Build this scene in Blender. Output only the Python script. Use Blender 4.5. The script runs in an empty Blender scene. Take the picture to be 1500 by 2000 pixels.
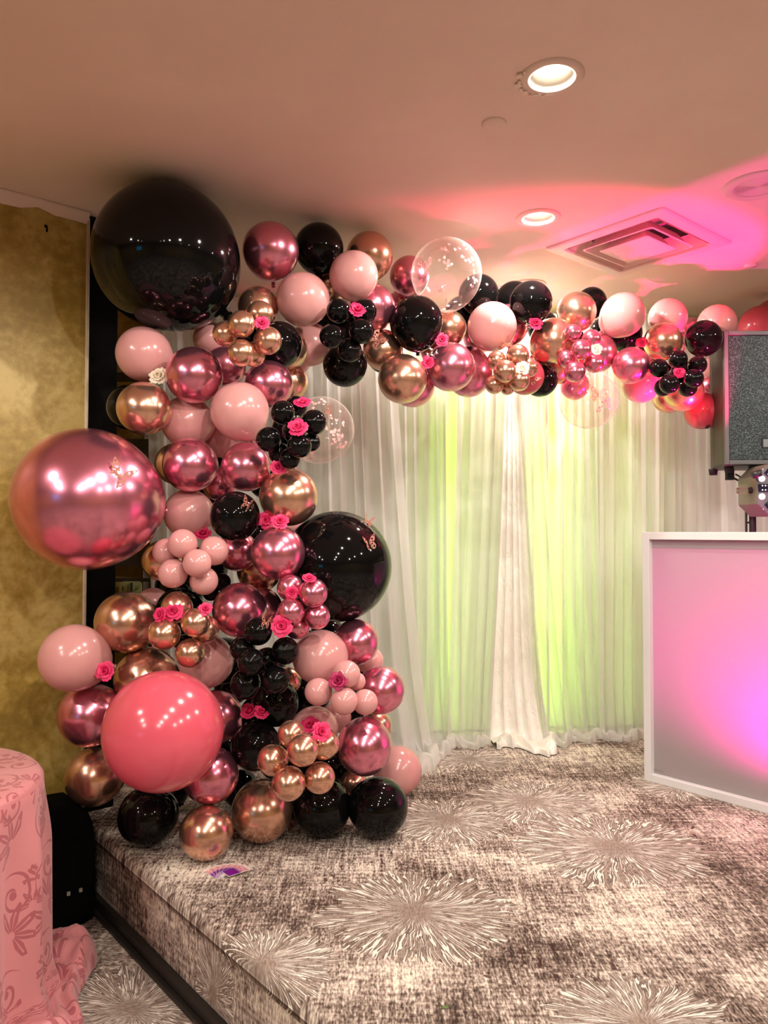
import bpy, bmesh, math, random
import numpy as np
from mathutils import Vector, Matrix, Euler

random.seed(7)
SC = bpy.context.scene
COL = SC.collection

# ------------------------------------------------------------------ camera, world, exposure
FPX = 1500.0                       # focal length in pixels of the 1500 x 2000 frame
PITCH = math.radians(1.5)
CAM_Z = 1.5                        # eye height over the lower floor
STAGE_Z = 0.30
CEIL_Z = 2.88
cam_data = bpy.data.cameras.new('camera')
cam_data.sensor_fit = 'VERTICAL'
cam_data.sensor_height = 24.0
cam_data.sensor_width = 18.0
cam_data.lens = 24.0 * FPX / 2000.0
cam_data.clip_start = 0.02
cam = bpy.data.objects.new('camera', cam_data)
cam.location = (0, 0, CAM_Z)
cam.rotation_euler = (math.pi / 2 + PITCH, 0, 0)
COL.objects.link(cam)
SC.camera = cam

world = bpy.data.worlds.new('world')
world.use_nodes = True
world.node_tree.nodes['Background'].inputs['Color'].default_value = (1.0, 0.85, 0.75, 1)
world.node_tree.nodes['Background'].inputs['Strength'].default_value = 0.0
SC.world = world
SC.view_settings.view_transform = 'Standard'
SC.view_settings.look = 'None'
SC.view_settings.gamma = 1.0
SC.view_settings.use_curve_mapping = False
SC.view_settings.exposure = 0.12
WARM = (1.0, 0.90, 0.80)
DOWNLIGHT_W = 60.0
PINK_W = 140.0


def add_spot(name, loc, target, watts, color, size_deg, blend=0.3, radius=0.03):
    d = bpy.data.lights.new(name, 'SPOT')
    d.energy = watts
    d.color = color
    d.spot_size = math.radians(size_deg)
    d.spot_blend = blend
    d.shadow_soft_size = radius
    o = bpy.data.objects.new(name, d)
    o.location = loc
    o.rotation_euler = (Vector(target) - Vector(loc)).to_track_quat('-Z', 'Y').to_euler()
    COL.objects.link(o)
    return o


# ------------------------------------------------------------------ geometry helpers
def ray(px, py):
    """direction with unit depth (world Y) through a pixel of the 1500 x 2000 frame"""
    x = (px - 750.0) / FPX
    y = (1000.0 - py) / FPX
    c, s = math.cos(PITCH), math.sin(PITCH)
    wy = c - y * s
    wz = s + y * c
    return Vector((x / wy, 1.0, wz / wy))


def at(px, py, depth):
    r = ray(px, py)
    return Vector((r.x * depth, depth, CAM_Z + r.z * depth))


A40 = math.radians(40.0)
UX, UY = math.cos(A40), math.sin(A40)       # U runs to the right and away, V to the left and away


def uv2xy(u, v):
    return (UX * u - UY * v, UY * u + UX * v)


class MB:
    """collects shapes and links them as one mesh object"""
    def __init__(self):
        self.v = []
        self.f = []
        self.sm = []

    def add(self, verts, faces, smooth=False):
        o = len(self.v)
        self.v += [tuple(p) for p in verts]
        for f in faces:
            self.f.append(tuple(i + o for i in f))
            self.sm.append(smooth)
        return self

    def box(self, c, s, rotz=0.0, m=None):
        hx, hy, hz = s[0] / 2, s[1] / 2, s[2] / 2
        pts = [Vector((x, y, z)) for z in (-hz, hz) for y in (-hy, hy) for x in (-hx, hx)]
        M = Matrix.Translation(Vector(c)) @ Matrix.Rotation(rotz, 4, 'Z')
        if m is not None:
            M = m @ Matrix.Translation(Vector(c)) @ Matrix.Rotation(rotz, 4, 'Z')
        pts = [M @ p for p in pts]
        self.add(pts, [(0, 2, 3, 1), (4, 5, 7, 6), (0, 1, 5, 4), (2, 6, 7, 3), (0, 4, 6, 2), (1, 3, 7, 5)])
        return self

    def lathe(self, prof, seg=32, m=None, smooth=True):
        """prof: list of (r, z); closes at r = 0"""
        M = m or Matrix.Identity(4)
        vs, fs = [], []
        rings = []
        for r, z in prof:
            if r < 1e-7:
                rings.append([len(vs)])
                vs.append(M @ Vector((0, 0, z)))
            else:
                ring = []
                for i in range(seg):
                    a = 2 * math.pi * i / seg
                    ring.append(len(vs))
                    vs.append(M @ Vector((r * math.cos(a), r * math.sin(a), z)))
                rings.append(ring)
        for a, b in zip(rings[:-1], rings[1:]):
            if len(a) == 1 and len(b) == 1:
                continue
            for i in range(seg):
                j = (i + 1) % seg
                if len(a) == 1:
                    fs.append((a[0], b[i], b[j]))
                elif len(b) == 1:
                    fs.append((a[i], b[0], a[j]))
                else:
                    fs.append((a[i], b[i], b[j], a[j]))
        self.add(vs, fs, smooth)
        return self

    def tube(self, pts, r, seg=8, smooth=True, caps=True):
        pts = [Vector(p) for p in pts]
        vs, fs = [], []
        n = len(pts)
        for i, p in enumerate(pts):
            d = (pts[min(i + 1, n - 1)] - pts[max(i - 1, 0)]).normalized()
            up = Vector((0, 0, 1)) if abs(d.z) < 0.9 else Vector((1, 0, 0))
            a = d.cross(up).normalized()
            b = d.cross(a)
            rr = r[i] if isinstance(r, (list, tuple)) else r
            for k in range(seg):
                t = 2 * math.pi * k / seg
                vs.append(p + a * (rr * math.cos(t)) + b * (rr * math.sin(t)))
        for i in range(n - 1):
            for k in range(seg):
                k2 = (k + 1) % seg
                fs.append((i * seg + k, i * seg + k2, (i + 1) * seg + k2, (i + 1) * seg + k))
        if caps:
            fs.append(tuple(range(seg)))
            fs.append(tuple((n - 1) * seg + k for k in reversed(range(seg))))
        self.add(vs, fs, smooth)
        return self

    def prism(self, poly, z0, z1, m=None, smooth=False):
        n = len(poly)
        M = m or Matrix.Identity(4)
        vs = [M @ Vector((x, y, z0)) for x, y in poly] + [M @ Vector((x, y, z1)) for x, y in poly]
        fs = [tuple(reversed(range(n))), tuple(range(n, 2 * n))]
        for i in range(n):
            j = (i + 1) % n
            fs.append((i, j, n + j, n + i))
        self.add(vs, fs, smooth)
        return self

    def mesh(self, name, mat, bevel=0.0, fix=True):
        me = bpy.data.meshes.new(name)
        me.from_pydata(self.v, [], self.f)
        for p, s in zip(me.polygons, self.sm):
            p.use_smooth = s
        if fix or bevel:
            bm = bmesh.new()
            bm.from_mesh(me)
            if fix:
                bmesh.ops.recalc_face_normals(bm, faces=bm.faces)
            if bevel:
                es = [e for e in bm.edges if len(e.link_faces) == 2 and e.calc_face_angle(0) > 0.6]
                bmesh.ops.bevel(bm, geom=es, offset=bevel, segments=2, affect='EDGES', profile=0.5)
            bm.to_mesh(me)
            bm.free()
        if mat:
            me.materials.append(mat)
        return me

    def build(self, name, mat, parent=None, bevel=0.0, fix=True):
        me = self.mesh(name, mat, bevel, fix)
        return link(name, me, parent)


def link(name, me, parent=None):
    o = bpy.data.objects.new(name, me)
    COL.objects.link(o)
    if parent is not None:
        o.parent = parent
    return o


def empty(name, loc=(0, 0, 0), rot=(0, 0, 0), scale=1.0):
    o = bpy.data.objects.new(name, None)
    o.empty_display_size = 0.05
    o.location = loc
    o.rotation_euler = rot
    o.scale = (scale, scale, scale)
    COL.objects.link(o)
    return o


def tag(o, label, cat, group=None):
    o['label'] = label
    o['category'] = cat
    if group:
        o['group'] = group
    return o


def struct(o):
    o['kind'] = 'structure'
    return o


# ------------------------------------------------------------------ node helpers
class E:
    """a float socket with arithmetic"""
    def __init__(self, t, s):
        self.t, self.s = t, s

    def _m(self, op, *args):
        n = self.t.nodes.new('ShaderNodeMath')
        n.operation = op
        for i, a in enumerate((self,) + args):
            if isinstance(a, E):
                self.t.links.new(a.s, n.inputs[i])
            else:
                n.inputs[i].default_value = float(a)
        return E(self.t, n.outputs[0])

    def __add__(self, b): return self._m('ADD', b)
    def __radd__(self, b): return self._m('ADD', b)
    def __sub__(self, b): return self._m('SUBTRACT', b)
    def __rsub__(self, b): return (self * -1.0)._m('ADD', b)
    def __mul__(self, b): return self._m('MULTIPLY', b)
    def __rmul__(self, b): return self._m('MULTIPLY', b)
    def __truediv__(self, b): return self._m('DIVIDE', b)
    def lt(self, b): return self._m('LESS_THAN', b)
    def gt(self, b): return self._m('GREATER_THAN', b)
    def max(self, b): return self._m('MAXIMUM', b)
    def min(self, b): return self._m('MINIMUM', b)
    def abs(self): return self._m('ABSOLUTE')
    def sin(self): return self._m('SINE')
    def cos(self): return self._m('COSINE')
    def frac(self): return self._m('FRACT')
    def floor(self): return self._m('FLOOR')
    def sqrt(self): return self._m('SQRT')
    def pow(self, b): return self._m('POWER', b)
    def atan2(self, b): return self._m('ARCTAN2', b)

    def smooth(self, a, b, lo=0.0, hi=1.0):
        n = self.t.nodes.new('ShaderNodeMapRange')
        n.interpolation_type = 'SMOOTHSTEP'
        self.t.links.new(self.s, n.inputs['Value'])
        for k, x in (('From Min', a), ('From Max', b), ('To Min', lo), ('To Max', hi)):
            n.inputs[k].default_value = x
        return E(self.t, n.outputs['Result'])


class Mat:
    def __init__(self, name):
        self.m = bpy.data.materials.new(name)
        self.m.use_nodes = True
        self.t = self.m.node_tree
        self.b = self.t.nodes['Principled BSDF']
        self.out = self.t.nodes['Material Output']

    def set(self, **kw):
        names = {'color': 'Base Color', 'rough': 'Roughness', 'metal': 'Metallic', 'coat': 'Coat Weight',
                 'coat_rough': 'Coat Roughness', 'spec': 'Specular IOR Level', 'emit': 'Emission Color',
                 'emit_s': 'Emission Strength', 'sheen': 'Sheen Weight', 'trans': 'Transmission Weight',
                 'sss': 'Subsurface Weight', 'alpha': 'Alpha', 'tint': 'Specular Tint', 'normal': 'Normal'}
        for k, v in kw.items():
            i = self.b.inputs[names[k]]
            if isinstance(v, E):
                self.t.links.new(v.s, i)
            elif isinstance(v, bpy.types.NodeSocket):
                self.t.links.new(v, i)
            elif isinstance(v, (tuple, list)):
                i.default_value = (v[0], v[1], v[2], 1.0)
            else:
                i.default_value = v
        return self

    def coords(self, kind='UV'):
        n = self.t.nodes.new('ShaderNodeTexCoord')
        s = self.t.nodes.new('ShaderNodeSeparateXYZ')
        self.t.links.new(n.outputs[kind], s.inputs[0])
        return [E(self.t, s.outputs[i]) for i in range(3)]

    def vec(self, x, y, z=0.0):
        n = self.t.nodes.new('ShaderNodeCombineXYZ')
        for i, a in enumerate((x, y, z)):
            if isinstance(a, E):
                self.t.links.new(a.s, n.inputs[i])
            else:
                n.inputs[i].default_value = float(a)
        return n.outputs[0]

    def noise(self, v, scale=1.0, detail=2.0, rough=0.5, dist=0.0):
        n = self.t.nodes.new('ShaderNodeTexNoise')
        self.t.links.new(v, n.inputs['Vector'])
        n.inputs['Scale'].default_value = scale
        n.inputs['Detail'].default_value = detail
        n.inputs['Roughness'].default_value = rough
        n.inputs['Distortion'].default_value = dist
        return E(self.t, n.outputs['Fac'])

    def ramp(self, f, stops, interp='LINEAR'):
        n = self.t.nodes.new('ShaderNodeValToRGB')
        n.color_ramp.interpolation = interp
        e = n.color_ramp.elements
        while len(e) < len(stops):
            e.new(0.5)
        for i, (p, c) in enumerate(stops):
            e[i].position = p
            e[i].color = (c[0], c[1], c[2], 1)
        self.t.links.new(f.s, n.inputs[0])
        return n.outputs[0]

    def mix(self, f, a, b):
        n = self.t.nodes.new('ShaderNodeMix')
        n.data_type = 'RGBA'
        if isinstance(f, E):
            self.t.links.new(f.s, n.inputs[0])
        else:
            n.inputs[0].default_value = f
        for i, c in ((6, a), (7, b)):
            if isinstance(c, bpy.types.NodeSocket):
                self.t.links.new(c, n.inputs[i])
            else:
                n.inputs[i].default_value = (c[0], c[1], c[2], 1)
        return n.outputs[2]

    def bump(self, h, strength=0.3, dist=0.01):
        n = self.t.nodes.new('ShaderNodeBump')
        n.inputs['Strength'].default_value = strength
        n.inputs['Distance'].default_value = dist
        self.t.links.new(h.s, n.inputs['Height'])
        self.t.links.new(n.outputs[0], self.b.inputs['Normal'])
        return self


def srgb(r, g, b):
    f = lambda c: (c / 255 / 12.92) if c / 255 <= 0.04045 else ((c / 255 + 0.055) / 1.055) ** 2.4
    return (f(r), f(g), f(b))


def plain(name, col, rough=0.5, **kw):
    return Mat(name).set(color=col, rough=rough, **kw).m


# ------------------------------------------------------------------ materials
def m_ceiling():
    M = Mat('ceiling_paint')
    x, y, z = M.coords('Object')
    n = M.noise(M.vec(x, y, z), 1.2, 4, 0.6)
    M.set(color=M.mix(n.smooth(0.35, 0.7), (0.76, 0.60, 0.51), (0.82, 0.66, 0.56)), rough=0.75)
    M.bump(M.noise(M.vec(x, y, z), 9.0, 3), 0.06, 0.02)
    return M.m


def m_gold():
    M = Mat('gold_faux_finish')
    x, y, z = M.coords('Object')
    v = M.vec(x, y, z)
    a = M.noise(v, 2.2, 6, 0.65)
    b = M.noise(v, 26.0, 4, 0.6)
    f = (a * 0.65 + b * 0.35).smooth(0.36, 0.64)
    M.set(color=M.ramp(f, [(0.0, (0.26, 0.165, 0.022)), (0.5, (0.37, 0.25, 0.048)), (1.0, (0.50, 0.37, 0.11))]),
          rough=0.42, spec=0.5)
    M.bump(b, 0.08, 0.01)
    return M.m


def m_carpet(name, bursts, rot=False, gain=1.0):
    """distressed woven streaks with radiating bursts; UV in metres"""
    M = Mat(name)
    u, v, _ = M.coords('UV')
    if rot:
        u, v = v, u
    s1 = M.noise(M.vec(u * 75.0, v * 7.0), 1.0, 3, 0.6)
    s2 = M.noise(M.vec(u * 11.0, v * 60.0, 3.0), 1.0, 3, 0.6)
    s3 = M.noise(M.vec(u * 170.0, v * 55.0, 9.0), 1.0, 1)
    pt = M.noise(M.vec(u * 2.0, v * 3.0, 1.0), 1.0, 4, 0.6)
    pd = M.noise(M.vec(u * 1.3, v * 1.3, 7.0), 1.0, 2, 0.5)
    val = (pt - 0.5) * 1.7 + (s1 - 0.5) * 1.25 + (s2 - 0.5) * 0.9 + (s3 - 0.5) * 1.25 + 0.50
    col = M.ramp(val, [(0.0, (0.05, 0.034, 0.028)), (0.27, (0.14, 0.105, 0.085)), (0.45, (0.28, 0.225, 0.188)),
                       (0.60, (0.42, 0.36, 0.31)), (0.80, (0.66, 0.59, 0.50)), (1.0, (0.84, 0.78, 0.64))])
    # dark maroon flecks in places
    fl = M.noise(M.vec(u * 42.0, v * 15.0, 5.0), 1.0, 2, 0.6).gt(0.63) * pd.gt(0.56)
    col = M.mix(fl * 0.85, col, (0.055, 0.024, 0.022))
    wob = M.noise(M.vec(u, v, 2.0), 7.0, 2)
    for (cx, cy, R, ex) in bursts:
        if rot:
            cx, cy = cy, cx
        dx = (u - cx + (wob - 0.5) * 0.05) / ex
        dy = v - cy + (wob - 0.5) * -0.04
        d = (dx * dx + dy * dy).sqrt() + 0.0001
        nx, ny = dx / d, dy / d
        edge = M.noise(M.vec(nx, ny, cx), 6.0, 3, 0.7)
        inside = (d / R - (edge - 0.5) * 1.1).lt(0.92)
        fine = M.noise(M.vec(nx * 24.0, ny * 24.0, d * 7.0), 1.0, 1, 0.5, 0.0)
        brk = M.noise(M.vec(nx * 20.0, ny * 20.0, d * 26.0), 1.0, 1)
        far = (d / R).smooth(0.10, 0.26)
        line = (fine - 0.5).abs().lt(0.02 + brk * 0.035) * far * brk.gt(0.36)
        dark = (fine - 0.5).abs().lt(0.105) * far
        base = M.mix(s3.smooth(0.3, 0.7), (0.22, 0.172, 0.14), (0.34, 0.275, 0.225))
        c2 = M.mix(dark * 0.8, base, (0.14, 0.105, 0.088))
        c2 = M.mix(line, c2, (0.84, 0.79, 0.70))
        col = M.mix(inside * 0.93, col, c2)
    if gain != 1.0:
        col = M.mix(1.0 - gain, col, (0.04, 0.03, 0.025))
    M.set(color=col, rough=0.95, spec=0.1)
    M.bump(s1 * 0.6 + s2 * 0.4 + s3, 0.5, 0.006)
    return M.m


def m_damask():
    M = Mat('damask_satin')
    u, v, _ = M.coords('UV')
    w = M.noise(M.vec(u, v), 8.0, 2)
    u = u + (w - 0.5) * 0.03
    v = v + (w - 0.5) * -0.02
    q0 = v / 0.27
    row = q0.floor()
    p0 = u / 0.23 + (row * 0.5).frac()
    p = p0.frac() - 0.5
    q = q0.frac() - 0.5
    sgn = (p0.floor() * 0.5).frac().gt(0.25) * 2.0 - 1.0
    p = p * sgn

    def polar(px, py):
        r = (px * px + py * py).sqrt()
        return r, py.atan2(px)
    mask = None
    # scroll spirals
    for (cx, cy, k, rm, arms) in ((-0.2, 0.16, 5.5, 0.25, 1), (0.24, -0.22, 6.5, 0.2, 1)):
        r, t = polar(p - cx, q - cy)
        sp = (r * k - t / (2 * math.pi)).frac().lt(0.2) * r.lt(rm) * r.gt(0.05)
        mask = sp if mask is None else mask.max(sp)
        bud = r.lt(0.045 + 0.0)
        mask = mask.max(bud)
    # acanthus leaves: lobed shapes around two stems
    for (cx, cy, n, size, ph) in ((0.2, 0.22, 5.0, 0.30, 0.4), (-0.22, -0.25, 4.0, 0.31, 1.1), (0.02, 0.0, 3.0, 0.16, 0.0)):
        r, t = polar(p - cx, q - cy)
        lobe = ((t * n + ph).cos().abs()).pow(0.7) * size
        ser = (t * n * 4.0).sin() * 0.03
        half = (t + ph).sin().gt(-0.35)
        lf = r.lt(lobe + ser) * half * r.gt(0.04)
        vein = ((t * n + ph).cos().abs()).gt(0.985) * r.lt(size * 0.8)
        mask = mask.max(lf * (1.0 - vein))
    weave = M.noise(M.vec(u * 500.0, v * 500.0), 1.0, 1)
    col = M.mix(mask, (0.62, 0.235, 0.25), (0.40, 0.105, 0.125))
    M.set(color=col, rough=0.42 + mask * 0.2, sheen=0.25, spec=0.45)
    M.bump(mask * 0.35 + weave * 0.08, 0.25, 0.003)
    return M.m


def m_balloon(name, col, rough, **kw):
    M = Mat(name)
    M.set(color=col, rough=rough, **kw)
    return M.m


def m_chrome(name, col, edge):
    M = Mat(name)
    M.set(color=col, metal=0.92, rough=0.23, coat=0.35, coat_rough=0.12)
    return M.m


def m_clear():
    M = Mat('clear_latex')
    t = M.t
    tr = t.nodes.new('ShaderNodeBsdfTransparent')
    tr.inputs[0].default_value = (0.97, 0.93, 0.91, 1)
    gl = t.nodes.new('ShaderNodeBsdfGlossy')
    gl.inputs['Roughness'].default_value = 0.06
    gl.inputs['Color'].default_value = (1, 0.95, 0.92, 1)
    df = t.nodes.new('ShaderNodeBsdfDiffuse')
    df.inputs[0].default_value = (0.9, 0.78, 0.74, 1)
    lw = t.nodes.new('ShaderNodeLayerWeight')
    lw.inputs[0].default_value = 0.35
    fac = E(t, lw.outputs['Facing'])
    m1 = t.nodes.new('ShaderNodeMixShader')
    t.links.new(fac.pow(2.5).smooth(0.0, 1.0, 0.07, 0.55).s, m1.inputs[0])
    t.links.new(tr.outputs[0], m1.inputs[1])
    t.links.new(df.outputs[0], m1.inputs[2])
    m2 = t.nodes.new('ShaderNodeMixShader')
    t.links.new(fac.pow(4.0).smooth(0.0, 1.0, 0.05, 0.35).s, m2.inputs[0])
    t.links.new(m1.outputs[0], m2.inputs[1])
    t.links.new(gl.outputs[0], m2.inputs[2])
    t.links.new(m2.outputs[0], M.out.inputs['Surface'])
    return M.m


def m_cloth(name, col, see, transl=0.45, weave=900.0):
    """woven fabric: diffuse + translucent, partly see-through"""
    M = Mat(name)
    t = M.t
    x, y, z = M.coords('Object')
    n = M.noise(M.vec(x * 30.0, y * 30.0, z * 2.0), 1.0, 3)
    df = t.nodes.new('ShaderNodeBsdfDiffuse')
    t.links.new(M.mix(n.smooth(0.3, 0.7), tuple(c * 0.92 for c in col), col), df.inputs[0])
    tl = t.nodes.new('ShaderNodeBsdfTranslucent')
    tl.inputs[0].default_value = (*col, 1)
    tr = t.nodes.new('ShaderNodeBsdfTransparent')
    m1 = t.nodes.new('ShaderNodeMixShader')
    m1.inputs[0].default_value = transl
    t.links.new(df.outputs[0], m1.inputs[1])
    t.links.new(tl.outputs[0], m1.inputs[2])
    m2 = t.nodes.new('ShaderNodeMixShader')
    lw = t.nodes.new('ShaderNodeLayerWeight')
    lw.inputs[0].default_value = 0.3
    # looking along the cloth there is more thread in the way
    f = E(t, lw.outputs['Facing']).smooth(0.0, 0.9, see, see * 0.25)
    t.links.new(f.s, m2.inputs[0])
    t.links.new(m1.outputs[0], m2.inputs[1])
    t.links.new(tr.outputs[0], m2.inputs[2])
    t.links.new(m2.outputs[0], M.out.inputs['Surface'])
    return M.m


def m_satin():
    M = Mat('crushed_satin')
    x, y, z = M.coords('Object')
    n = M.noise(M.vec(x * 22.0, y * 22.0, z * 7.0), 1.0, 4, 0.6, 0.6)
    M.set(color=(0.90, 0.88, 0.80), rough=0.30, sheen=0.3, spec=0.6)
    M.bump(n, 0.6, 0.03)
    return M.m


def m_petal(name, base, tip):
    M = Mat(name)
    x, y, z = M.coords('UV')
    M.set(color=M.mix(y.smooth(0.1, 1.0), base, tip), rough=0.55, sss=0.0)
    return M.m


MT = {}
MT['ceiling'] = m_ceiling()
MT['gold'] = m_gold()
MT['white_metal'] = plain('white_enamel', (0.78, 0.72, 0.66), 0.4)
MT['vent'] = plain('vent_enamel', (0.70, 0.56, 0.50), 0.45)
MT['cavity'] = plain('duct_metal', (0.28, 0.26, 0.25), 0.6)
MT['black_paint'] = plain('black_satin_paint', (0.002, 0.0018, 0.0015), 0.8, spec=0.08)
MT['dark_wood'] = plain('dark_stained_wood', (0.022, 0.013, 0.008), 0.5)
MT['black_plastic'] = plain('black_plastic', (0.018, 0.018, 0.02), 0.42)
MT['black_rubber'] = plain('black_rubber', (0.008, 0.008, 0.008), 0.7)
MT['black_nylon'] = plain('black_nylon', (0.003, 0.003, 0.003), 1.0, spec=0.05)
MT['steel'] = plain('steel', (0.5, 0.5, 0.5), 0.35, metal=0.9)
MT['baffle'] = plain('baffle_white', (0.85, 0.80, 0.72), 0.5)
MT['bulb'] = plain('lamp_glow', (1, 0.95, 0.85), 0.5, emit=(1.0, 0.90, 0.74), emit_s=7.0)
MT['lime_glow'] = plain('lime_lens', (0.6, 1.0, 0.2), 0.3, emit=(0.55, 1.0, 0.12), emit_s=0.6)
MT['pink_glow'] = plain('pink_lens', (1.0, 0.3, 0.6), 0.3, emit=(1.0, 0.15, 0.45), emit_s=6.0)
MT['P'] = m_balloon('pale_pink_latex', srgb(207, 149, 147), 0.20, spec=0.55, sss=0.0)
MT['C'] = m_balloon('coral_pink_latex', srgb(215, 88, 106), 0.17, spec=0.55)
MT['K'] = m_balloon('black_latex', (0.003, 0.003, 0.0033), 0.06, spec=0.24)
MT['M'] = m_chrome('mauve_chrome', (0.72, 0.24, 0.345), (0.62, 0.22, 0.28))
MT['G'] = m_chrome('copper_chrome', (0.70, 0.40, 0.285), (0.66, 0.32, 0.19))
MT['T'] = m_clear()
MT['sheer'] = m_cloth('ivory_voile', (0.90, 0.90, 0.86), 0.28)
MT['backing'] = m_cloth('ivory_lining', (0.84, 0.84, 0.78), 0.0, 0.15)
MT['satin'] = m_satin()
MT['damask'] = m_damask()
MT['hot_petal'] = m_petal('hot_pink_petal', (0.72, 0.02, 0.13), (0.72, 0.02, 0.13))
MT['deep_petal'] = m_petal('deep_magenta_petal', (0.38, 0.006, 0.08), (0.38, 0.006, 0.08))
MT['cream_petal'] = m_petal('cream_petal', (0.80, 0.62, 0.36), (0.93, 0.84, 0.68))
MT['leaf'] = plain('sepal_green', (0.10, 0.17, 0.04), 0.6)
MT['breath'] = plain('white_blossom', (0.9, 0.88, 0.84), 0.7)
MT['filigree'] = plain('rose_gold_foil', (0.56, 0.25, 0.19), 0.40, metal=0.35)
MT['heart'] = plain('pink_tissue', (0.93, 0.55, 0.56), 0.7)


# ------------------------------------------------------------------ room shell
def pt(u, v, z=0.0):
    x, y = uv2xy(u, v)
    return Vector((x, y, z))


def wall_box(name, a, b, z0, z1, mat, thick=0.10, side=1):
    """a thick wall whose visible face runs a -> b; the body lies to the left of a -> b for side = 1"""
    a, b = Vector(a), Vector(b)
    d = (b - a).normalized()
    n = Vector((-d.y, d.x)) * (thick * side)
    q = [a, b, b + n, a + n]
    mb = MB()
    mb.prism([(p.x, p.y) for p in q], z0, z1)
    return struct(mb.build(name, mat))


CORNER_U, WALL_V = 1.135, 3.345
EDGE_U = 1.115
gold_a, gold_b = uv2xy(-6, WALL_V), uv2xy(CORNER_U, WALL_V)
WA, WB = Vector((-1.95, 4.45)), Vector((4.5, 5.30))
wall_box('wall_left', gold_a, gold_b, 0, CEIL_Z, MT['gold'])
wall_box('wall_rear', uv2xy(-6, -5), uv2xy(-6, WALL_V), 0, CEIL_Z, MT['gold'])
wall_box('wall_right', uv2xy(6.9, -5), uv2xy(-6, -5), 0, CEIL_Z, MT['gold'])
wall_box('wall_back', (WA.x, WA.y), (WB.x, WB.y), 0, CEIL_Z, MT['gold'])
wall_box('wall_stage_side', (WB.x, WB.y), uv2xy(6.9, -5), 0, CEIL_Z, MT['gold'])
ca = uv2xy(CORNER_U + 0.01, WALL_V + 0.10)
wall_box('wall_recess', ca, (WA.x, WA.y), 0, CEIL_Z, MT['gold'])
# pale corner bead and plaster cove of the gold wall
g = pt(CORNER_U, WALL_V)
mb = MB().tube([g + Vector((0, 0, 0)), g + Vector((0, 0, CEIL_Z - 0.02))], 0.008, 8)
struct(mb.build('trim_1', plain('bead_plaster', (0.62, 0.52, 0.36), 0.6)))
mb = MB()
g0, g1 = pt(-3.0, WALL_V - 0.002), pt(CORNER_U, WALL_V - 0.002)
prof = [(0.0, 0.0), (0.028, 0.0), (0.020, -0.010), (0.009, -0.022), (0.0, -0.045)]
vs = []
NST = 60
for k in range(NST + 1):
    p = g0.lerp(g1, k / NST)
    nrm = Vector((UY, -UX, 0))
    rag = 1.0 + 0.35 * math.sin(k * 1.9) * math.sin(k * 0.53)
    for (o, z) in prof:
        vs.append(p + nrm * o + Vector((0, 0, CEIL_Z + z * rag)))
fs = []
n = len(prof)
for k in range(NST):
    for i in range(n - 1):
        fs.append((k * n + i, k * n + i + 1, (k + 1) * n + i + 1, (k + 1) * n + i))
mb.add(vs, fs, True)
struct(mb.build('trim_2', MT['ceiling']))

# lower floor and stage
FLOOR_BURST = [(-0.80, 2.46, 0.26, 1.0), (-1.35, 1.9, 0.3, 1.0), (0.3, 1.2, 0.3, 1.2)]
STAGE_BURST = [(0.27, 3.24, 0.27, 1.0), (0.66, 3.46, 0.30, 1.0), (0.88, 2.96, 0.34, 1.1), (0.10, 2.46, 0.29, 1.15),
               (-0.33, 2.17, 0.21, 1.0), (0.64, 1.90, 0.22, 1.1), (0.46, 4.10, 0.22, 1.0), (1.38, 3.66, 0.2, 1.0)]
MT['carpet_floor'] = m_carpet('carpet_lower_floor', FLOOR_BURST, rot=True)
MT['carpet_stage'] = m_carpet('carpet_stage', STAGE_BURST)
MT['carpet_riser'] = m_carpet('carpet_riser', [(2.15, 0.10, 0.17, 0.8), (0.9, 0.05, 0.17, 1.0)])


def set_uv(me, fn):
    uv = me.uv_layers.new(name='UVMap')
    for l in me.loops:
        uv.data[l.index].uv = fn(me.vertices[l.vertex_index].co)


mb = MB()
mb.prism([uv2xy(-6.1, -5.1), uv2xy(EDGE_U + 0.3, -5.1), uv2xy(EDGE_U + 0.3, WALL_V + 0.05), uv2xy(-6.1, WALL_V + 0.05)], -0.06, 0.0)
me = mb.mesh('floor', MT['carpet_floor'])
set_uv(me, lambda c: (c.x, c.y))
struct(link('floor', me))

mb = MB()
RN = 0.035
prof = [(7.0, STAGE_Z), (EDGE_U + RN, STAGE_Z)]
for k in range(1, 8):
    a = math.pi / 2 * k / 7
    prof.append((EDGE_U + RN - RN * math.sin(a), STAGE_Z - RN + RN * math.cos(a)))
prof += [(EDGE_U + 0.004, STAGE_Z - RN - 0.02)]
vs, fs = [], []
V0, V1 = -5.0, 4.9
for (u, z) in prof:
    for v in (V0, V1):
        vs.append(pt(u, v, z))
for i in range(len(prof) - 1):
    fs.append((2 * i, 2 * i + 1, 2 * i + 3, 2 * i + 2))
mb.add(vs, fs, True)
me = mb.mesh('stage', MT['carpet_stage'], fix=False)
for p in me.polygons:
    p.flip() if p.normal.z < 0 else None
set_uv(me, lambda c: (c.x, c.y))
stage = struct(link('floor_stage', me))
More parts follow.
